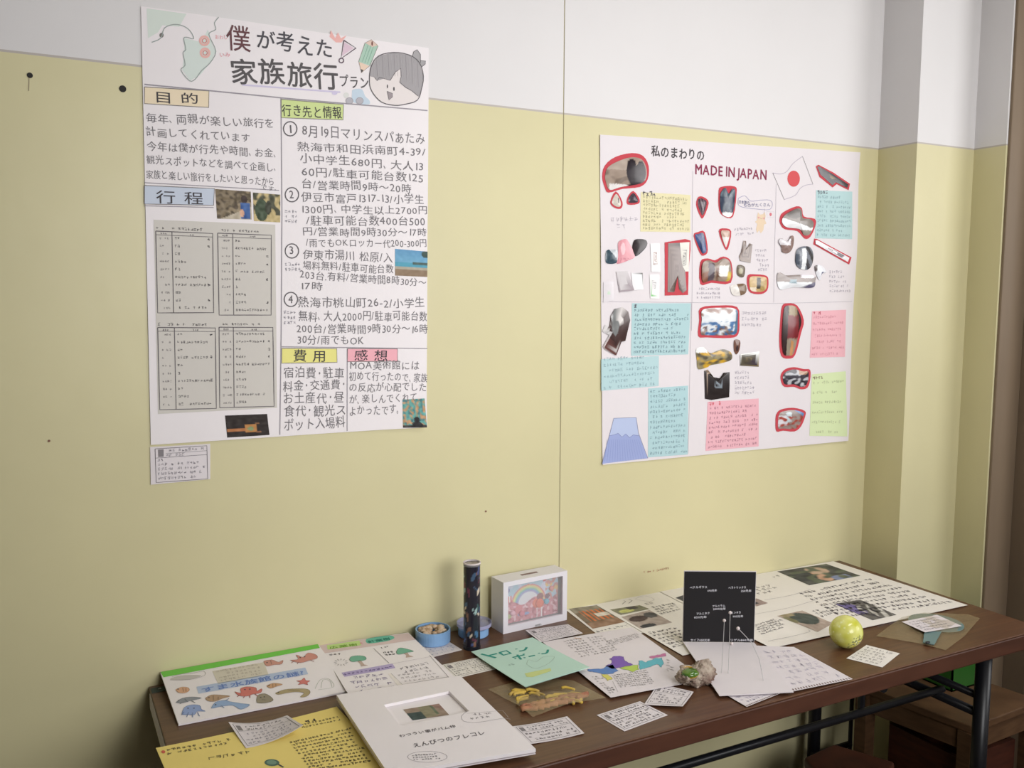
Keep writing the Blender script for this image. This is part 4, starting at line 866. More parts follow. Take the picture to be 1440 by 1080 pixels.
a = Acc(); S.quad(a, [(290, 428), (805, 335), (835, 380), (320, 470)], (176, 160, 206), n0); o = part(a, 'purple_band', 'ink', r)
a = Acc(); S.scrib(a, (310, 460), (815, 378), 0.009, (106, 88, 150), .0012, n0 + .0003); part(a, 'lettering', 'ink', o)
for (cr, tr) in (([(372, 300), (385, 268), (450, 255), (520, 262), (540, 290), (510, 305), (450, 312), (400, 318)], [(445, 305), (485, 300), (520, 345), (560, 352), (490, 365), (480, 340)]), ([(845, 215), (870, 180), (920, 180), (1020, 210), (960, 222), (900, 238), (855, 240)], [(915, 230), (960, 225), (975, 250), (1020, 265), (940, 275), (945, 250)])):
    a = Acc(); S.poly(a, cr, (104, 172, 142), n0, True); S.line(a, cr + [cr[0]], .0008, (70, 110, 90), n0 + .0003, True); o = part(a, 'tree_drawing', 'ink', r)
    a = Acc(); S.poly(a, tr, (186, 160, 146), n0); part(a, 'trunk_drawing', 'ink', o)
# --- yellow sheet
q = [(219.5, 1062), (473.6, 993.9), (575, 1105), (262, 1150)]
def wy(S, q): 
    f = curl(S, q, .012, 0, 2.0); return f
r, S = paper('yellow_report', q, 0.0004, 'yellowpaper', 'bright yellow handwritten sheet at the front left, partly under the booklet', nx=14, ny=8, warp=wy)
S.crop(200, 880, 3.6); a = Acc(); n0 = .0008; yc = (104, 92, 50)
S.block(a, [(120, 655), (480, 575), (490, 605), (130, 690)], 2, yc, .0012, n0); S.block(a, [(330, 680), (590, 630), (595, 650), (340, 705)], 1, yc, .0012, n0)
S.block(a, [(800, 500), (1010, 450), (1020, 480), (810, 525)], 2, yc, .001, n0); S.block(a, [(740, 590), (1060, 510), (1180, 690), (850, 740)], 11, yc, .0013, n0, ragged=.1); S.block(a, [(820, 480), (880, 465), (890, 485), (830, 500)], 1, (40, 36, 30), .002, n0)
S.ell(a, 108, 672, 10, 7, (206, 80, 60), n0); part(a, 'writing', 'ink', r)
a = Acc(); S.ell(a, 657, 700, 38, 17, (60, 96, 82), n0, 20); S.ell(a, 655, 700, 26, 11, (104, 140, 118), n0 + .0003, 20); S.line(a, [(690, 708), (715, 722)], .003, (70, 66, 60), n0); part(a, 'drawing', 'ink', r, 'small green round drawing')
# --- card on yellow (curled)
def wcard(lift): return lambda S, q: (lambda u, v, A=Vector(S.uv(*q[0])), B=Vector(S.uv(*q[1])): lift * (2 * abs(((Vector((u, v)) - A).dot(B - A) / (B - A).length_squared) - .5)) ** 2)
CG = 'caption cards lying on the table'
paper('caption_card', [(321.4, 1021), (404, 1011.5), (426.5, 1032.5), (346, 1053)], 0.0042, 'paper', 'curled white caption card resting on the yellow sheet', 'card', CG, content=c_lines(4, (150, 144, 156), .0008, True), warp=wcard(.007))
# --- booklet with window
q = [(473.3, 984), (647, 956.4), (753.3, 1060.6), (546.5, 1096.5)]
S = tsheet(0.0092); r = empty('window_booklet', (*tp(600, 1020)[:2], TOP + .0092), 'thick white booklet with a cut-out window showing a small photo, front left', 'booklet')
a = Acc(); S.slab(a, q, 0.0015, 2, 2); part(a, 'back_cover', 'paper', r)
a = Acc(); L = LQ(q); S.slab(a, [L(.02, .01), L(.98, .01), L(.985, .98), L(.02, .98)], 0.0012, 2, 2, n=.0018); part(a, 'inner_page', 'brightpaper', r)
# front cover: four bars round the window
hole = [(540, 998), (631.7, 978.6), (660, 1007), (563, 1028)]
uvq = [Vector(S.uv(*p)) for p in q]; uvh = [Vector(S.uv(*p)) for p in hole]
a = Acc()
for i in range(4):
    j_ = (i + 1) % 4; S.slab(a, [uvq[i], uvq[j_], uvh[j_], uvh[i]], 0.0055, 1, 1, n=.0036, raw=True)
part(a, 'front_cover', 'brightpaper', r)
S.crop(440, 880, 3.6); photo(S, [(457, 433), (638, 403), (690, 460), (505, 488)], painter((140, 118, 100), [('r', 0, .4, .38, 1, (40, 56, 54)), ('r', .4, 0, .7, .9, (128, 122, 92)), ('r', .72, 0, .78, .8, (84, 96, 70)), ('l', 1, -.5, .72, (138, 104, 92))], 10), r, n=.0033, label='small photo in the window')
a = Acc(); n0 = .0095
S.text(a, 'わつうい事がバム仲', (440, 592), (728, 540), 0.011, (80, 74, 78), .012, n0); S.text(a, 'えんぴつのフレコレ', (510, 645), (880, 575), 0.016, (80, 74, 78), .008, n0)
S.line(a, [(790, 455), (755, 480), (765, 510), (840, 515), (960, 495), (1000, 500)], .0009, (160, 154, 160), n0, True); S.line(a, [(780, 470), (960, 455), (990, 490)], .0007, (170, 164, 170), n0); S.block(a, [(780, 470), (920, 458), (930, 490), (800, 505)], 2, (150, 144, 150), .0008, n0)
S.ring(a, 580, 692, 100, 28, .0009, (165, 158, 165), n0, 28); S.block(a, [(500, 680), (640, 670), (660, 705), (510, 712)], 3, (150, 144, 150), .0008, n0)
part(a, 'writing', 'ink', r)
# --- cards
paper('caption_card', [(619.7, 935.6), (690, 921), (718, 936), (640.5, 954.4)], 0.0004, 'cream', 'white caption card half hidden by the mint folder', 'card', CG, content=c_lines(4, (140, 134, 132), .0008, True))
paper('caption_card', [(719.7, 1023.3), (797.5, 1009), (821.7, 1032.8), (745.6, 1047.5)], 0.0004, 'paper', 'white caption card right of the booklet corner, in front of the plastic bag', 'card', CG, content=c_lines(3, (96, 90, 94), .0009, True), warp=wcard(.002))
paper('caption_card', [(839, 1005.8), (900, 986.4), (939, 1005.8), (878, 1028.6)], 0.0004, 'paper', 'white caption card on the front edge, lower of two left of the shell', 'card', CG, content=c_lines(4, (120, 114, 118), .0009, True))
paper('caption_card', [(925.4, 961.3), (975.4, 973), (960, 997.8), (905.9, 991)], 0.0022, 'paper', 'tilted white caption card touching the front of the shell', 'card', CG, content=c_lines(4, (130, 124, 130), .0009, True), warp=lambda S, q: curl(S, q, .006, 2, 1.5))
paper('caption_card', [(1218.5, 907.2), (1265.3, 919), (1240.7, 938.6), (1190.3, 925.9)], 0.0004, 'cream', 'white caption card in front of the yellow glass ball', 'card', CG, content=c_lines(6, (150, 144, 140), .0008))
# --- right hand posters
paper('photo_report', [(796, 858), (850, 847), (906, 890), (846, 897)], 0.0004, 'cream', 'white sheet with an orange building photo, half under the map sheet', 'poster', content=lambda S, a, q, n: S.scrib(a, (840, 890), (888, 880), .012, (110, 104, 104), .001, n))
r, S = bpy.data.objects[-1], None
def find_root(lbl): return [o for o in bpy.data.objects if o.get('label') == lbl][0]
S = tsheet(0.0004); photo(S, [(799.4, 856.5), (839.7, 851.4), (879.3, 875), (833.5, 884.6)], painter((110, 92, 70), [('r', 0, 0, 1, .25, (130, 122, 104)), ('s', .2, .2, .9, .7, (206, 104, 54), 1, 0, 7), ('r', .55, .4, .95, .55, (214, 204, 190)), ('r', 0, .75, 1, 1, (140, 104, 78))], 16), find_root('white sheet with an orange building photo, half under the map sheet'), n=.0008, label='photo of an orange building', m_='ink')
S1 = tsheet(0.0016); r, S = paper('photo_report', [(838, 850.5), (932, 829.8), (1066, 899), (960, 922)], 0.0016, 'cream', 'white report poster with two grey photos, left of and behind the black board', 'poster')
photo(S, [(857.8, 857.6), (899.4, 851.4), (913.3, 856.7), (873, 865.3)], painter((120, 118, 92), [('e', .35, .6, .25, .25, (196, 198, 110)), ('r', .5, 0, .8, .5, (60, 54, 50))], 14), r, n=.0008, m_='ink', label='photo of a yellow-green object')
photo(S, [(873.7, 868), (913.3, 858.3), (945.3, 875.7), (900.8, 884.7)], painter((166, 150, 140), [('e', .35, .35, .3, .2, (58, 42, 40)), ('e', .8, .3, .2, .2, (66, 64, 64)), ('e', .3, .9, .25, .12, (34, 34, 38))], 12), r, n=.0008, m_='ink', label='photo of dark pebbles')
a = Acc(); n0 = .0008; bc = (96, 90, 92)
S.block(a, [(916, 853), (953, 846), (960, 858), (930, 865)], 4, bc, .0012, n0); S.block(a, [(909, 889), (956, 880), (975, 905), (948, 912)], 6, bc, .0013, n0, ragged=.1); S.block(a, [(905, 848), (920, 846), (924, 849), (910, 852)], 1, bc, .001, n0); S.line(a, [(875, 850), (880, 846), (877, 845)], .0014, bc, n0); S.line(a, [(884, 849), (889, 845), (884, 843)], .0014, bc, n0)
S.line(a, [(893, 843), (905, 838), (920, 843), (912, 846), (893, 843)], .0008, (170, 164, 164), n0, True); part(a, 'writing', 'ink', r)
# tanuki sheet right
r, S = paper('photo_report', [(926, 831), (1171.5, 789.3), (1360.5, 851), (1085, 911.5)], 0.0028, 'cream', 'large white report poster with four photos at the right end of the table', 'poster', nx=10, ny=6)
photo(S, [(1093, 804), (1162, 793.3), (1210, 810), (1138, 823.3)], painter((62, 62, 56), [('e', .45, .68, .12, .3, (196, 150, 120)), ('e', .6, .3, .18, .25, (188, 158, 132)), ('e', .2, .5, .22, .3, (44, 46, 44)), ('r', .55, .75, .85, 1, (120, 132, 168)), ('m', 6, 1, .15, (84, 92, 70), 0, 1)], 14), r, n=.0008, m_='ink', label='photo of a person outdoors')
photo(S, [(1172.6, 849.5), (1209.6, 843.8), (1261, 865), (1227, 872.6)], painter((88, 84, 78), [('e', .2, .35, .3, .35, (96, 84, 140)), ('s', .3, .3, 1, 1, (190, 186, 176), 1, .8, 3), ('m', 7, 2, .2, (50, 46, 46), 0, 1)], 14), r, n=.0008, m_='ink', label='photo with a purple object')
photo(S, [(1093, 866.5), (1128, 859), (1172, 877), (1150, 889)], painter((170, 150, 136), [('e', .55, .4, .42, .35, (58, 66, 60)), ('r', .1, 0, .5, .16, (150, 136, 100)), ('e', .1, .3, .12, .2, (110, 106, 70))], 12), r, n=.0008, m_='ink', label='photo of a dark green mound')
photo(S, [(1048, 846), (1064, 842), (1080, 848.5), (1064, 853)], painter((150, 128, 120), [('r', 0, 0, .5, .7, (44, 40, 44))], 12), r, n=.0008, m_='ink', label='small photo behind the black board')
photo(S, [(950, 841), (965, 836), (985, 845), (968, 849)], painter((60, 60, 62), (), 12), r, n=.0008, m_='ink', label='dark photo behind the black board')
a = Acc(); n0 = .0008; bc = (92, 86, 92)
S.block(a, [(1122, 833), (1222, 811), (1346, 848), (1186, 870)], 9, bc, .0017, n0, ragged=.08, fill=.95)
S.block(a, [(1140, 858), (1168, 852), (1186, 861), (1158, 869)], 3, bc, .0013, n0); S.block(a, [(1062, 878), (1098, 868), (1110, 881), (1072, 894)], 5, (110, 104, 108), .0012, n0); S.block(a, [(1063, 824), (1090, 822), (1097, 831), (1070, 838)], 3, (120, 114, 118), .0012, n0)
S.block(a, [(1085, 810), (1097, 808), (1102, 811), (1090, 814)], 1, bc, .001, n0); S.block(a, [(1233, 880), (1266, 872), (1268, 875), (1238, 883)], 1, bc, .001, n0)
S.line(a, [(1075, 844), (1110, 838), (1140, 829)], .001, (150, 144, 148), n0, True); S.line(a, [(1062, 864), (1110, 855), (1150, 843)], .001, (160, 154, 156), n0, True); S.line(a, [(1080, 902), (1110, 896), (1138, 889), (1136, 886)], .001, (150, 144, 148), n0, True)
part(a, 'writing', 'ink', r)
# --- map of the islands sheet
r, S = paper('map_sheet', [(763, 903), (889, 882), (992, 956), (858.7, 981)], 0.0042, 'paper', 'white sheet with a coloured map of island regions, right of the mint folder', 'sheet')
S.crop(780, 840, 5.4); a = Acc(); n0 = .0008
for c, pts in (((78, 120, 190), [(250, 545), (330, 548), (380, 540), (400, 520), (440, 515), (480, 560), (440, 585), (370, 585), (300, 572), (255, 565)]), ((112, 76, 170), [(390, 525), (440, 500), (420, 470), (455, 450), (520, 452), (530, 480), (560, 500), (595, 515), (500, 535), (440, 545)]),
               ((176, 204, 76), [(495, 540), (560, 525), (640, 515), (635, 550), (590, 568), (540, 555)]), ((84, 176, 192), [(638, 510), (645, 482), (690, 495), (760, 465), (810, 462), (825, 500), (815, 535), (775, 510), (700, 540), (650, 552)]),
               ((190, 104, 150), [(720, 452), (780, 440), (845, 428), (845, 448), (780, 460), (735, 465)]), ((214, 206, 92), [(360, 590), (400, 588), (435, 625), (405, 635)])):
    jg = []
    for p0, p1 in zip(pts, pts[1:] + pts[:1]):
        for t_ in (0, .33, .66): jg.append((p0[0] + (p1[0] - p0[0]) * t_ + rnd.uniform(-6, 6), p0[1] + (p1[1] - p0[1]) * t_ + rnd.uniform(-4, 4)))
    S.poly(a, jg, c, n0); S.line(a, jg + [jg[0]], .0006, tuple(x * .75 for x in c), n0 + .0003)
part(a, 'region_map', 'ink', r, 'coloured map in purple, blue, green and teal')
a = Acc(); gc = (172, 166, 166)
S.block(a, [(55, 330), (230, 300), (370, 430), (200, 460)], 8, (150, 144, 144), .0009, n0); S.block(a, [(240, 305), (380, 285), (490, 400), (380, 430)], 8, gc, .0009, n0); S.block(a, [(390, 330), (640, 270), (680, 300), (440, 370)], 4, gc, .0008, n0)
S.block(a, [(430, 590), (720, 545), (770, 660), (500, 690)], 8, gc, .0009, n0); S.block(a, [(270, 600), (340, 590), (440, 690), (380, 700)], 6, gc, .0008, n0); S.block(a, [(390, 690), (450, 680), (480, 720), (420, 735)], 3, (140, 134, 134), .0009, n0); S.line(a, [(440, 640), (480, 720)], .0008, gc, n0); S.line(a, [(150, 310), (205, 320)], .003, (222, 170, 130), n0)
S.block(a, [(860, 470), (900, 460), (910, 560), (860, 570)], 5, gc, .0008, n0); part(a, 'writing', 'ink', r)
paper('caption_card', [(739, 886.4), (798.9, 878), (819.7, 890.6), (760, 903)], 0.0056, 'paper', 'white caption card in front of the picture box, overlapping the map sheet', 'card', CG, content=c_lines(4, (150, 144, 150), .0008, True))
# --- notebooks under the model
def notebook(q, base, label):
    r, S = paper('notebook_page', q, base, 'paper', label, 'paper', content=c_lines(7, (196, 188, 206), .001, m=.08))
    a = Acc(); L = LQ(q)
    for i in range(22):
        u = 0.03 + .94 * i / 21; a0 = L(u, .965); a1 = L(u + .02, .965); S.line(a, [L(u, .955), L(u, .99)], .0028, (120, 100, 96), .0007)
    part(a, 'punched_holes', 'ink', r)
notebook([(1060.4, 908), (1116.5, 910), (1199, 955), (1114.4, 972.4)], 0.0044, 'notebook page with torn spiral holes, right of the black board model')
notebook([(1000, 965), (1060, 950), (1100, 974), (1050, 994)], 0.0024, 'notebook page poking out at the front under the white model base')

# =================================================================== THE BLACK BOARD MODEL
B0 = tp(961, 902.3, TOP + .0075); B1 = tp(1060, 903.3, TOP + .0075); bz = TOP + .0075
r = empty('star_model', (*tp(1038, 940)[:2], TOP + .0058), 'black card with white star names standing on a white base with bead-topped wires', 'model')
S = tsheet(0.0058); q = [(960.5, 903.5), (1060.5, 904.5), (1116, 974), (1011.5, 979)]
a = Acc(); S.slab(a, q, 0.0016, 8, 8); part(a, 'base', 'paper', r)
Ub = (B1 - B0); Wb = Ub.length; Ub.normalize(); Nb = Vector((Ub.y, -Ub.x, 0)); Hb = 0.1535
a = Acc(); qq = [B0, B1, B1 + Nb * -.003, B0 + Nb * -.003]; a.prism([(p.x, p.y) for p in qq], bz, bz + Hb); part(a, 'black_card', 'black', r)
a = Acc(); e_ = .0012
qq = [B0 - Ub * .0015 - Nb * .0032, B1 + Ub * .0015 - Nb * .0032, B1 + Ub * .0015 - Nb * .005, B0 - Ub * .0015 - Nb * .005]; a.prism([(p.x, p.y) for p in qq], bz - .0005, bz + Hb + .0012); part(a, 'white_backing', 'paper', r)
Sb = Sheet('free', 0.0, None, (Vector(B0), Ub, Vector((0, 0, 1)), Nb)); Sb.crop(930, 790, 4.907)
a = Acc(); wc = (214, 212, 220)
for s_, x0, y0, x1, y1 in (('ベテルギウス', 196, 184, 318, 180), ('640光年', 318, 206, 384, 203), ('ベラトリックス', 462, 186, 586, 182), ('250光年', 548, 208, 622, 206), ('アルニラム', 350, 312, 442, 308), ('2000光年', 356, 332, 445, 330), ('アルニタク', 242, 366, 335, 360), ('820光年', 226, 390, 314, 388), ('ミンタカ', 482, 358, 550, 354), ('900光年', 492, 384, 566, 382), ('サイフ650光年', 200, 546, 336, 546), ('リゲル860光年', 474, 546, 634, 546)):
    Sb.text(a, s_, (x0, y0), (x1, y1), 0.0058, wc, 0.02, .0005)
part(a, 'star_names', 'ink', r, 'white handwritten star names')
Sb.crop(0, 0, 1)
for k, (bx, by, hx, hy) in enumerate(((1024, 947, 1026.8, 861.5), (1014.6, 946, 1018.6, 872.5))):
    p = tp(bx, by, TOP + .0076); t_ = onplane(hx, hy, 1, p.y)
    a = Acc(); a.tube([p, (p + t_) / 2 + Vector((.0005, 0, 0)), t_], .0006, 6); w_ = part(a, 'wire', 'wire', r)
    a = Acc(); a.blob(t_, .0033, 2, .1, 2, k); part(a, 'bead', 'bead', w_, smooth=True)
p = tp(1073.7, 957, TOP + .0076); t_ = onplane(1038, 883.7, 1, p.y + .03)
a = Acc(); a.tube([tuple(p), tuple(p.lerp(t_, .3) + Vector((.008, 0, .010))), tuple(p.lerp(t_, .6) + Vector((.008, 0, .012))), tuple(t_)], .0006, 6); w_ = part(a, 'wire', 'wire', r)
a = Acc(); a.blob(t_, .0036, 2, .1, 2, 5); part(a, 'bead', 'bead', w_, smooth=True)
p = tp(1029, 901, TOP + .0076); a = Acc(); a.blob(tp(1029, 905, TOP + .0106), .0034, 2, .1, 2, 9); part(a, 'bead', 'bead', r, smooth=True)

# =================================================================== SMALL OBJECTS
# --- mint folder
q = [(662.5, 916.7), (749, 896.7), (829, 944.8), (737.5, 973)]
def wm(S, q):
    Q = [Vector(S.uv(*p)) for p in q]; ax = (Q[3] - Q[0])
    return lambda u, v: 0.010 * max(0, min(1, ((Vector((u, v)) - Q[0]).dot(ax) / ax.length_squared))) ** 1.5
r, S = paper('mint_folder', q, 0.0056, 'mint', 'mint green paper folder with dark green lettering, in front of the dark tube', 'folder', th=.0008, warp=wm)
S2 = Sheet('table', .003); S2.warp = S.warp
a = Acc(); S2.slab(a, [(664, 917.5), (748, 898), (827, 945.5), (739, 973.6)], .0006, 6, 6); part(a, 'back_leaf', 'mint', r)
S.crop(560, 760, 3.6); a = Acc(); n0 = .0012; gc = (32, 140, 124)
S.line(a, [(420, 578), (495, 600)], .006, gc, n0); S.line(a, [(455, 588), (500, 577)], .0055, gc, n0)
S.line(a, [(512, 572), (548, 562), (570, 577), (533, 586), (512, 572)], .0055, gc, n0)
S.line(a, [(592, 555), (604, 553)], .003, gc, n0); S.line(a, [(612, 566), (640, 560), (650, 545)], .005, gc, n0, True)
S.line(a, [(578, 600), (640, 586)], .005, gc, n0); S.line(a, [(602, 585), (622, 612)], .005, gc, n0); S.line(a, [(590, 608), (596, 604)], .004, gc, n0); S.line(a, [(634, 602), (645, 603)], .004, gc, n0); S.line(a, [(630, 583), (640, 581)], .003, gc, n0)
S.line(a, [(660, 597), (692, 590)], .005, gc, n0); S.line(a, [(708, 580), (718, 578)], .003, gc, n0); S.line(a, [(725, 583), (752, 578), (758, 560)], .005, gc, n0, True); part(a, 'title_lettering', 'ink', r, 'dark green painted title lettering')
a = Acc(); S.poly(a, [(640, 692), (770, 665), (775, 682), (680, 715), (650, 712)], (200, 214, 130), n0); S.line(a, [(650, 640), (660, 615), (700, 625), (735, 600), (790, 600), (770, 630), (740, 650), (690, 665), (650, 640)], .0008, (150, 176, 162), n0, True); S.scrib(a, (565, 648), (590, 640), .008, (130, 160, 150), .001, n0); part(a, 'sketch', 'ink', r, 'faint pencil sketch with a yellow patch')
# --- plastic bag with yellow pieces
r = empty('plastic_bag', (*tp(775, 985)[:2], TOP), 'clear plastic bag of yellow and tan pieces, partly under the mint folder', 'bag')
bagout = [(686, 970), (724, 960), (765, 955), (806, 958), (852, 983), (797, 999), (749, 1011.5), (733.6, 1000)]
S = tsheet(0.0003)
bag = S.cut(bagout, lambda a_, b_: (200, 190, 160), 0.0003, 0.0, curve=False, rings=10)
cen = Vector(S.uv(780, 990))
bv = []
B_ = [tuple(S.uv(*p)) for p in bagout]
for v in bag.v:
    d = ((v[0] - cen.x) ** 2 / .055 ** 2 + (v[1] - cen.y) ** 2 / .036 ** 2); hgt = .019 * math.exp(-d * .8) + .0012 * noise.noise(Vector(v) * 90) + .0012
    edge = min(1.0, d * .0 + 1.0); bv.append((v[0], v[1], TOP + .0006 + max(0.0003, hgt)))
bag.v = bv; part(bag, 'film', 'bag', r, smooth=True)
def piece(nm, mt_, x_, y_, an, L_, R0, z_, bend=.002):
    c_, s_ = math.cos(an), math.sin(an); a = Acc()
    a.tube([(x_ - L_ * c_, y_ - L_ * s_, z_), (x_ - L_ * .5 * c_ - bend * s_, y_ - L_ * .5 * s_ + bend * c_, z_ + .0006), (x_ + L_ * .5 * c_, y_ + L_ * .5 * s_, z_), (x_ + L_ * c_ + bend * s_, y_ + L_ * s_ - bend * c_, z_)], R0, 8, r2=R0 * .8); part(a, nm, mt_, r, smooth=True)
for k in range(16):
    t_ = (k // 2) / 7; x_, y_ = S.uv(744 + 74 * t_ + rnd.uniform(-3, 3), 1002 - 17 * t_ - 5 * (k % 2) + rnd.uniform(-2, 2)); piece('tan_piece', 'tan', x_, y_, rnd.uniform(-.5, .35), rnd.uniform(.010, .017), .0048, TOP + .0058)
for k in range(26):
    x_, y_ = S.uv(722 + rnd.uniform(0, 96), 985 + rnd.uniform(-12, 8) - 2); piece('yellow_piece', 'bagyellow', x_, y_, rnd.uniform(-.8, .6), rnd.uniform(.008, .016), rnd.uniform(.0026, .0036), TOP + .0045 + .0022 * (k % 2), .004)
# --- blue containers
def ring_bowl(c, R, H, name, label, w_=.0025):
    r = empty(name, c, label, 'container')
    a = Acc(); a.lathe(c, [(R - .002, 0), (R, .002), (R, H), (R - w_, H), (R - w_, .004), (0.0001, .004)], 40); part(a, 'body', 'blue', r, smooth=False)
    return r
c1 = Vector((0.731, 1.7525, TOP + .0009)); r = ring_bowl(c1, .0375, .029, 'blue_bowl', 'round light blue container filled with beige pasta shells, left of the dark tube')
for k in range(34):
    an = rnd.random() * 6.28; rr = math.sqrt(rnd.random()) * .027; a = Acc(); a.blob((c1.x + rr * math.cos(an), c1.y + rr * math.sin(an), c1.z + .021 + rnd.uniform(0, .008)), rnd.uniform(.006, .009), 1, .5, 2, k, (1, .8, .7)); part(a, 'pasta_shell', 'pasta', r, smooth=True)
c2 = Vector((0.826, 1.7500, TOP)); r = ring_bowl(c2, .0335, .018, 'blue_bowl', 'shallow light blue container standing behind the dark tube')
for k in range(12):
    an = rnd.random() * 6.28; rr = math.sqrt(rnd.random()) * .022; a = Acc(); a.blob((c2.x + rr * math.cos(an), c2.y + rr * math.sin(an), c2.z + .009 + rnd.uniform(0, .003)), rnd.uniform(.005, .007), 1, .4, 2, k, (1, .8, .6)); part(a, 'small_piece', ('tan', 'blue', 'pasta')[k % 3], r, smooth=True)
a = Acc(); c3 = c2 + Vector((.003, .002, .0205)); a.lathe(c3, [(.0001, .001), (.0385, .001), (.0385, .008), (.0375, .008), (.0375, 0), (.0001, 0)], 40); part(a, 'plastic_lid', 'lilacclear', r, 'clear lilac lid')
# --- kaleidoscope tube
kb = tp(663.5, 911); kb = Vector((kb.x, kb.y, TOP)); R_ = .0176; H_ = .187
r = empty('kaleidoscope', kb, 'tall black cylinder with bright confetti pattern standing on end beside the picture box', 'tube')
a = Acc(); nz_, nk = 60, 40; vs = []; cs = []; fs = []
pal = [(150, 176, 176), (60, 100, 140), (96, 40, 60), (206, 190, 170), (44, 76, 76), (120, 84, 66), (62, 74, 120), (60, 84, 110)]
seeds = [(rnd.random() * 6.28, rnd.random() * H_, rnd.uniform(.004, .011), rnd.uniform(.0015, .0045), rnd.uniform(-1, 1), rnd.choice(pal)) for k in range(90)]
for i in range(nz_ + 1):
    for j in range(nk):
        t_ = 2 * math.pi * j / nk; z_ = .006 + (H_ - .012) * i / nz_; vs.append((kb.x + R_ * math.cos(t_), kb.y + R_ * math.sin(t_), TOP + z_)); c = (24, 22, 34)
        for (st_, sz, la, lb, ro, pc) in seeds:
            du = ((t_ - st_ + math.pi) % (2 * math.pi) - math.pi) * R_; dz = z_ - sz; x_ = du * math.cos(ro) + dz * math.sin(ro); y_ = -du * math.sin(ro) + dz * math.cos(ro)
            if (x_ / lb) ** 2 + (y_ / la) ** 2 < 1: c = pc
        cs.append(c)
for i in range(nz_):
    for j in range(nk): fs.append((i * nk + j, i * nk + (j + 1) % nk, (i + 1) * nk + (j + 1) % nk, (i + 1) * nk + j))
a.add(vs, fs, cs); o = part(a, 'patterned_body', 'gloss', r, smooth=True)
a = Acc(); a.lathe((kb.x, kb.y, TOP), [(R_ - .001, 0), (R_ + .0008, 0), (R_ + .0008, .008), (R_, .008)], 40); part(a, 'bottom_cap', 'darkplastic', r, smooth=False)
a = Acc(); a.lathe((kb.x, kb.y, TOP + H_ - .007), [(R_, 0), (R_ + .001, 0), (R_ + .001, .007), (R_ - .003, .007), (R_ - .003, .004), (.0001, .004)], 40, (200, 196, 196)); part(a, 'top_ring', 'clear', r, smooth=False)
a = Acc(); a.lathe((kb.x, kb.y, TOP + H_ - .0065), [(R_ - .0005, 0), (R_ - .0005, .002), (.006, .002), (.006, .0005), (.0001, .0005)], 32, (84, 78, 82)); part(a, 'eyepiece', 'ink', r, smooth=False)
a = Acc(); a.lathe((kb.x, kb.y, TOP + H_ - .003), [(R_ - .0012, 0), (R_ + .0013, 0), (R_ + .0013, .003), (R_ - .0012, .003), (R_ - .0012, 0)], 40); part(a, 'rim', 'bead', r, smooth=False)
# --- picture box
A0 = Vector((0.8855, 1.722, TOP)); A1 = Vector((1.0565, 1.7345, TOP)); Ux = (A1 - A0); Wx = Ux.length; Ux.normalize(); Nx = Vector((Ux.y, -Ux.x, 0)); Dp = .052; Hx = .1165
r = empty('picture_box', A0 + Ux * (Wx / 2) - Nx * (Dp / 2), 'white box frame with a coin slot and a rainbow candy picture behind glass', 'money box')
def bxf(a, u0, u1, d0, d1, z0, z1, col=(220, 220, 220)):
    a.prism([tuple((A0 + Ux * u - Nx * d_)[:2]) for u, d_ in ((u0, d0), (u1, d0), (u1, d1), (u0, d1))], TOP + z0, TOP + z1, col)
a = Acc(); fw = .0125
bxf(a, 0, fw, 0, .006, 0, Hx); bxf(a, Wx - fw, Wx, 0, .006, 0, Hx); bxf(a, fw, Wx - fw, 0, .006, 0, .0155); bxf(a, fw, Wx - fw, 0, .006, Hx - .0105, Hx); part(a, 'front_frame', 'boxwhite', r)
a = Acc(); bxf(a, 0, .006, .0062, Dp, 0, Hx); bxf(a, Wx - .006, Wx, .0062, Dp, 0, Hx); bxf(a, .006, Wx - .006, .0062, Dp, 0, .006); bxf(a, .006, Wx - .006, Dp - .004, Dp, .006, Hx - .004)
sl0, sl1 = Wx * .38, Wx * .60
for b in ((.006, sl0, .0062, Dp), (sl1, Wx - .006, .0062, Dp), (sl0, sl1, .0062, .024), (sl0, sl1, .0285, Dp)): bxf(a, b[0], b[1], b[2], b[3], Hx - .004, Hx)
part(a, 'casing', 'boxwhite', r)
a = Acc(); bxf(a, sl0 - .003, sl1 + .003, .022, .030, Hx, Hx + .0006, (120, 96, 92)); part(a, 'coin_slot', 'ink', r)
a = Acc(); bxf(a, fw - .002, Wx - fw + .002, .0063, .0075, .012, Hx - .008); part(a, 'glass', 'clear', r)
Sx = Sheet('free', 0.0, None, (A0 - Nx * .020, Ux, Vector((0, 0, 1)), Nx))
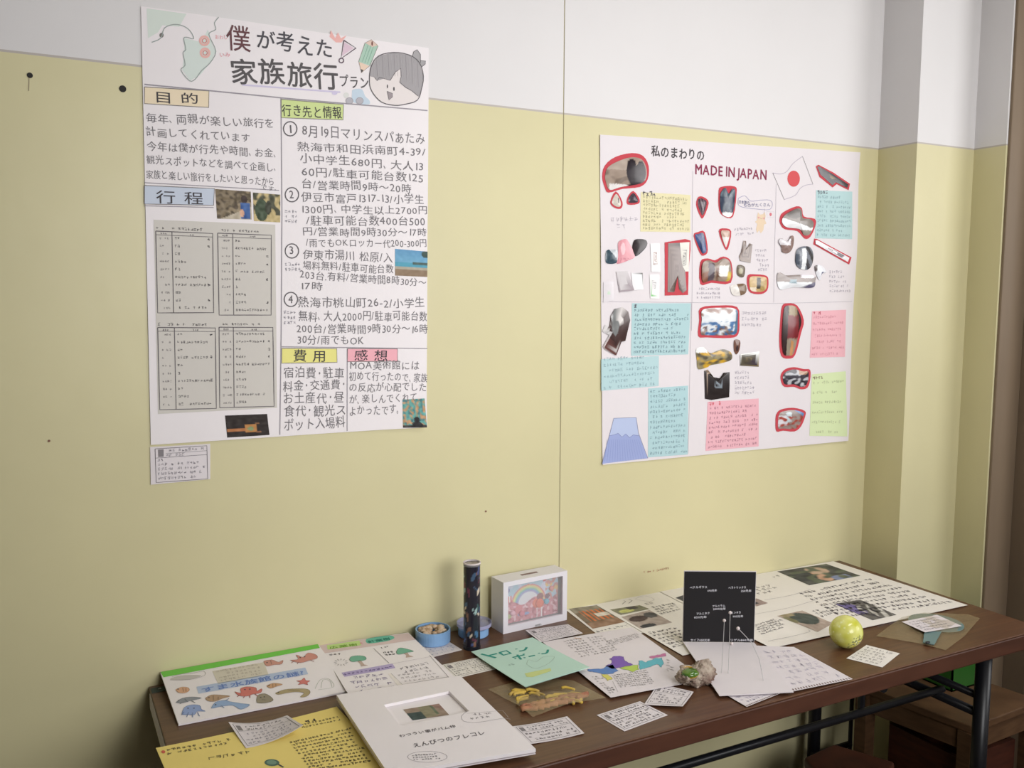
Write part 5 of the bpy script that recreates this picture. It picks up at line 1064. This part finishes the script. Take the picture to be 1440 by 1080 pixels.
def rainbow(s_, t_):
    x = s_ * 1.5; y = 1 - t_; c = (170, 204, 226)
    if noise.noise(Vector((x * 5, y * 5, 3))) > .18: c = (206, 210, 236)
    d_ = math.hypot(x - .68, (y - .42) * 1.05)
    for k, rc in enumerate(((214, 120, 120), (232, 196, 120), (200, 214, 140), (130, 190, 160), (120, 160, 206), (160, 150, 206))):
        if .47 - k * .032 > d_ > .47 - (k + 1) * .032: c = rc
    if d_ < .27: c = (226, 228, 236)
    if y < .46 + .07 * math.sin(x * 9): c = (206, 120, 134)
    if y < .46 + .05 * math.sin(x * 9) and noise.noise(Vector((x * 9, y * 9, 7))) > .12: c = (166, 74, 92)
    if y < .4 and noise.noise(Vector((x * 11, y * 11, 1))) > .25: c = (232, 186, 196)
    if x > 1.15 and y > .4 and noise.noise(Vector((x * 9, y * 9, 9))) > .0: c = (206, 130, 120)
    if x > 1.1 and y > .55 and noise.noise(Vector((x * 10, y * 10, 12))) > .2: c = (232, 186, 96)
    for (ex, ey, ra, rb, ec) in ((.9, .36, .105, .12, (226, 96, 60)), (.9, .36, .05, .06, (240, 140, 96)), (1.08, .36, .06, .07, (84, 170, 200)), (.1, .78, .06, .06, (112, 112, 176)), (1.12, .9, .05, .05, (206, 70, 80)), (.07, .3, .06, .05, (130, 170, 214)), (.15, .16, .07, .06, (170, 186, 110)), (.55, .16, .16, .04, (120, 150, 206)), (1.0, .5, .1, .09, (120, 50, 56)), (1.2, .48, .07, .07, (96, 48, 70)), (.42, .3, .1, .1, (212, 106, 120))):
        if ((x - ex) / ra) ** 2 + ((y - ey) / rb) ** 2 < 1: c = ec
    if x < .22 and .5 < y < .66: c = (214, 64, 70) if (x * 16) % 1 < .6 else (240, 236, 236)
    if .9 < x < .93 and y < .24 or 1.02 < x < 1.05 and y < .26: c = (240, 236, 238)
    return c
a = Acc(); vs = []; cs = []; fs = []; nx_, ny_ = 90, 60
for j in range(ny_ + 1):
    for i in range(nx_ + 1):
        u_ = fw - .001 + (Wx - 2 * fw + .002) * i / nx_; v_ = Hx - .009 - (Hx - .009 - .013) * j / ny_; vs.append(Sx.P(u_, v_, 0)); cs.append(rainbow(i / nx_, j / ny_))
for j in range(ny_):
    for i in range(nx_): k = j * (nx_ + 1) + i; fs.append((k, k + nx_ + 1, k + nx_ + 2, k + 1))
a.add(vs, fs, cs); part(a, 'candy_picture', 'ink', r, 'picture of a rainbow over pink candy shapes')
for (u_, v_, ra, c) in ((.108, .046, .0105, (224, 92, 56)), (.127, .047, .0065, (84, 170, 200)), (.022, .090, .005, (112, 112, 176)), (.060, .030, .007, (206, 100, 120)), (.140, .075, .006, (214, 120, 110)), (.036, .036, .006, (232, 170, 190))):
    a = Acc(); cpt = A0 + Ux * u_ - Nx * .0165 + Vector((0, 0, v_)); a.lathe(cpt, [(ra, -.003), (ra, 0), (ra * .6, .0015), (.0001, .002)], 20, c, axis=tuple(Nx)); part(a, 'candy_ornament', 'ink', r)
a = Acc(); bxf(a, Wx * .49, Wx * .58, -.0045, 0, .0015, .0055); part(a, 'latch', 'clear', r)
# --- shell with green glaze
c = tp(976, 962); c = Vector((c.x, c.y, TOP + .018))
def shfn(p):
    if p.z > .0: d_ = math.hypot(p.x + .014, p.y + .004); p = Vector((p.x, p.y, p.z - .016 * math.exp(-(d_ / .014) ** 2)))     # hollow at the top left
    if p.x > .008: p = Vector((p.x * 1.08, p.y, p.z * 1.12 + .003 * math.sin(p.x * 260)))                                       # ragged lip on the right
    if p.x < -.01 and p.z < 0: p = Vector((p.x * (1 + p.z * 18), p.y, p.z))
    k = 1 + .16 * noise.noise(p * 110) + .12 * noise.noise(p * 260) + .05 * noise.noise(p * 520)
    p = p * k; p.z = max(p.z, -.0176); return p
r = empty('seashell', (c.x, c.y, TOP), 'rough grey and pink seashell holding a green glaze pool, left of the white model base', 'shell')
a = Acc(); a.blob(c, .0275, 5, .3, 1.6, 4.2, (1.36, .9, .82), fn=shfn); part(a, 'shell_body', 'shell', r, smooth=True)
a = Acc(); a.blob(c + Vector((-.015, -.007, .0100)), .0175, 3, .12, 2, 1, (1.05, .85, .46)); part(a, 'green_glaze', 'greenglass', r, 'glossy green glaze in the shell mouth', smooth=True)
a = Acc(); a.lathe(c + Vector((-.015, -.004, .0108)), [(.0168, -.003), (.0176, -.001), (.0168, .0004), (.0162, -.001), (.0168, -.003)], 24, axis=(-.15, -.2, 1)); part(a, 'orange_rim', 'orange', r, smooth=True)
# --- yellow glass ball
d_ = ray(1189.8, 888.3); bc_ = CAM + d_ * ((TOP + .0345 - CAM.z) / d_.z); r = empty('glass_ball', (bc_.x, bc_.y, TOP), 'shiny yellow-green glass ball marbled with small dark specks, at the right of the table', 'ball')
a = Acc(); vs = []; cs = []; fs = []; bm = bmesh.new(); bmesh.ops.create_icosphere(bm, subdivisions=5, radius=1)
for v in bm.verts:
    p = v.co; n1 = noise.noise(p * 2.2 + Vector((3, 1, 2))); n2 = noise.noise(p * 7); col = [214 + 20 * n1, 213 + 18 * n1, 112 + 60 * n1]
    if n1 > .18: col = [222, 222, 130]
    d2 = (p - Vector((.05, -.85, -.5)).normalized()).length
    if d2 < .62 and noise.noise(p * 9 + Vector((9, 0, 0))) > .12: col = [96, 106, 76]
    elif d2 < .4: col = [206, 196, 84]
    if n2 > .5: col = [226, 228, 160]
    cs.append(tuple(col)); vs.append(bc_ + p * .0345)
fs = [tuple(x.index for x in f.verts) for f in bm.faces]; bm.free(); a.add(vs, fs, cs); part(a, 'marbled_glass', 'gloss', r, smooth=True)
# --- fan in a plastic bag
fc = tp(1316, 876); r = empty('round_fan', (fc.x, fc.y, TOP), 'blue-grey round paper fan with a short handle, inside a clear bag at the right end', 'fan')
S = tsheet(.0042); a = Acc(); cu, cv = S.uv(1316, 876); Rf = .058
a.lathe((cu, cv, TOP + .0042), [(.0001, .0014), (Rf, .0014), (Rf, 0), (.0001, 0)], 40); part(a, 'fan_disc', 'fan', r, smooth=False)
hx, hy = S.uv(1306, 905); dvec = Vector((hx - cu, hy - cv)).normalized(); pn = Vector((-dvec.y, dvec.x))
a = Acc(); e0 = Vector((cu, cv)) + dvec * (Rf - .004); e1 = Vector((hx, hy)) + dvec * .004
a.prism([tuple(e0 + pn * .017), tuple(e1 + pn * .011), tuple(e1 - pn * .011), tuple(e0 - pn * .017)], TOP + .0044, TOP + .0062); part(a, 'handle', 'fan', r)
a = Acc(); e2 = Vector(S.uv(1304.5, 906)); a.blob((e2.x, e2.y, TOP + .0085), .005, 2, .1, 1, 1, (1.3, .8, .5)); part(a, 'rivet', 'darkplastic', r, 'dark shiny rivet', smooth=True)
r = empty('plastic_bag', (fc.x, fc.y, TOP), 'clear flat plastic bag enclosing the blue-grey fan', 'bag')
bo = [(1231.8, 894.5), (1268, 868), (1300, 862), (1362, 864), (1378, 869.5), (1356, 895), (1330, 914), (1290, 904)]
S = tsheet(.0034); b_ = S.cut(bo, lambda a_, b__: (200, 190, 160), 0.0, 0.0, curve=False, rings=10)
b_.v = [(v[0], v[1], v[2] + .0060 * math.exp(-(((v[0] - cu) ** 2 + (v[1] - cv) ** 2) / .066 ** 2) ** 6) + .0007 * noise.noise(Vector(v) * 70)) for v in b_.v]; part(b_, 'film', 'bag', r, smooth=True)
paper('caption_card', [(1268, 874.5), (1317.7, 864.7), (1352.4, 880.4), (1300.8, 889.3)], 0.0088, 'paper', 'white caption card lying on the bagged fan at the right end', 'card', CG, content=c_lines(5, (130, 124, 132), .0008, m=.08))
for o in bpy.data.objects:
    if '_w' in o: del o['_w']
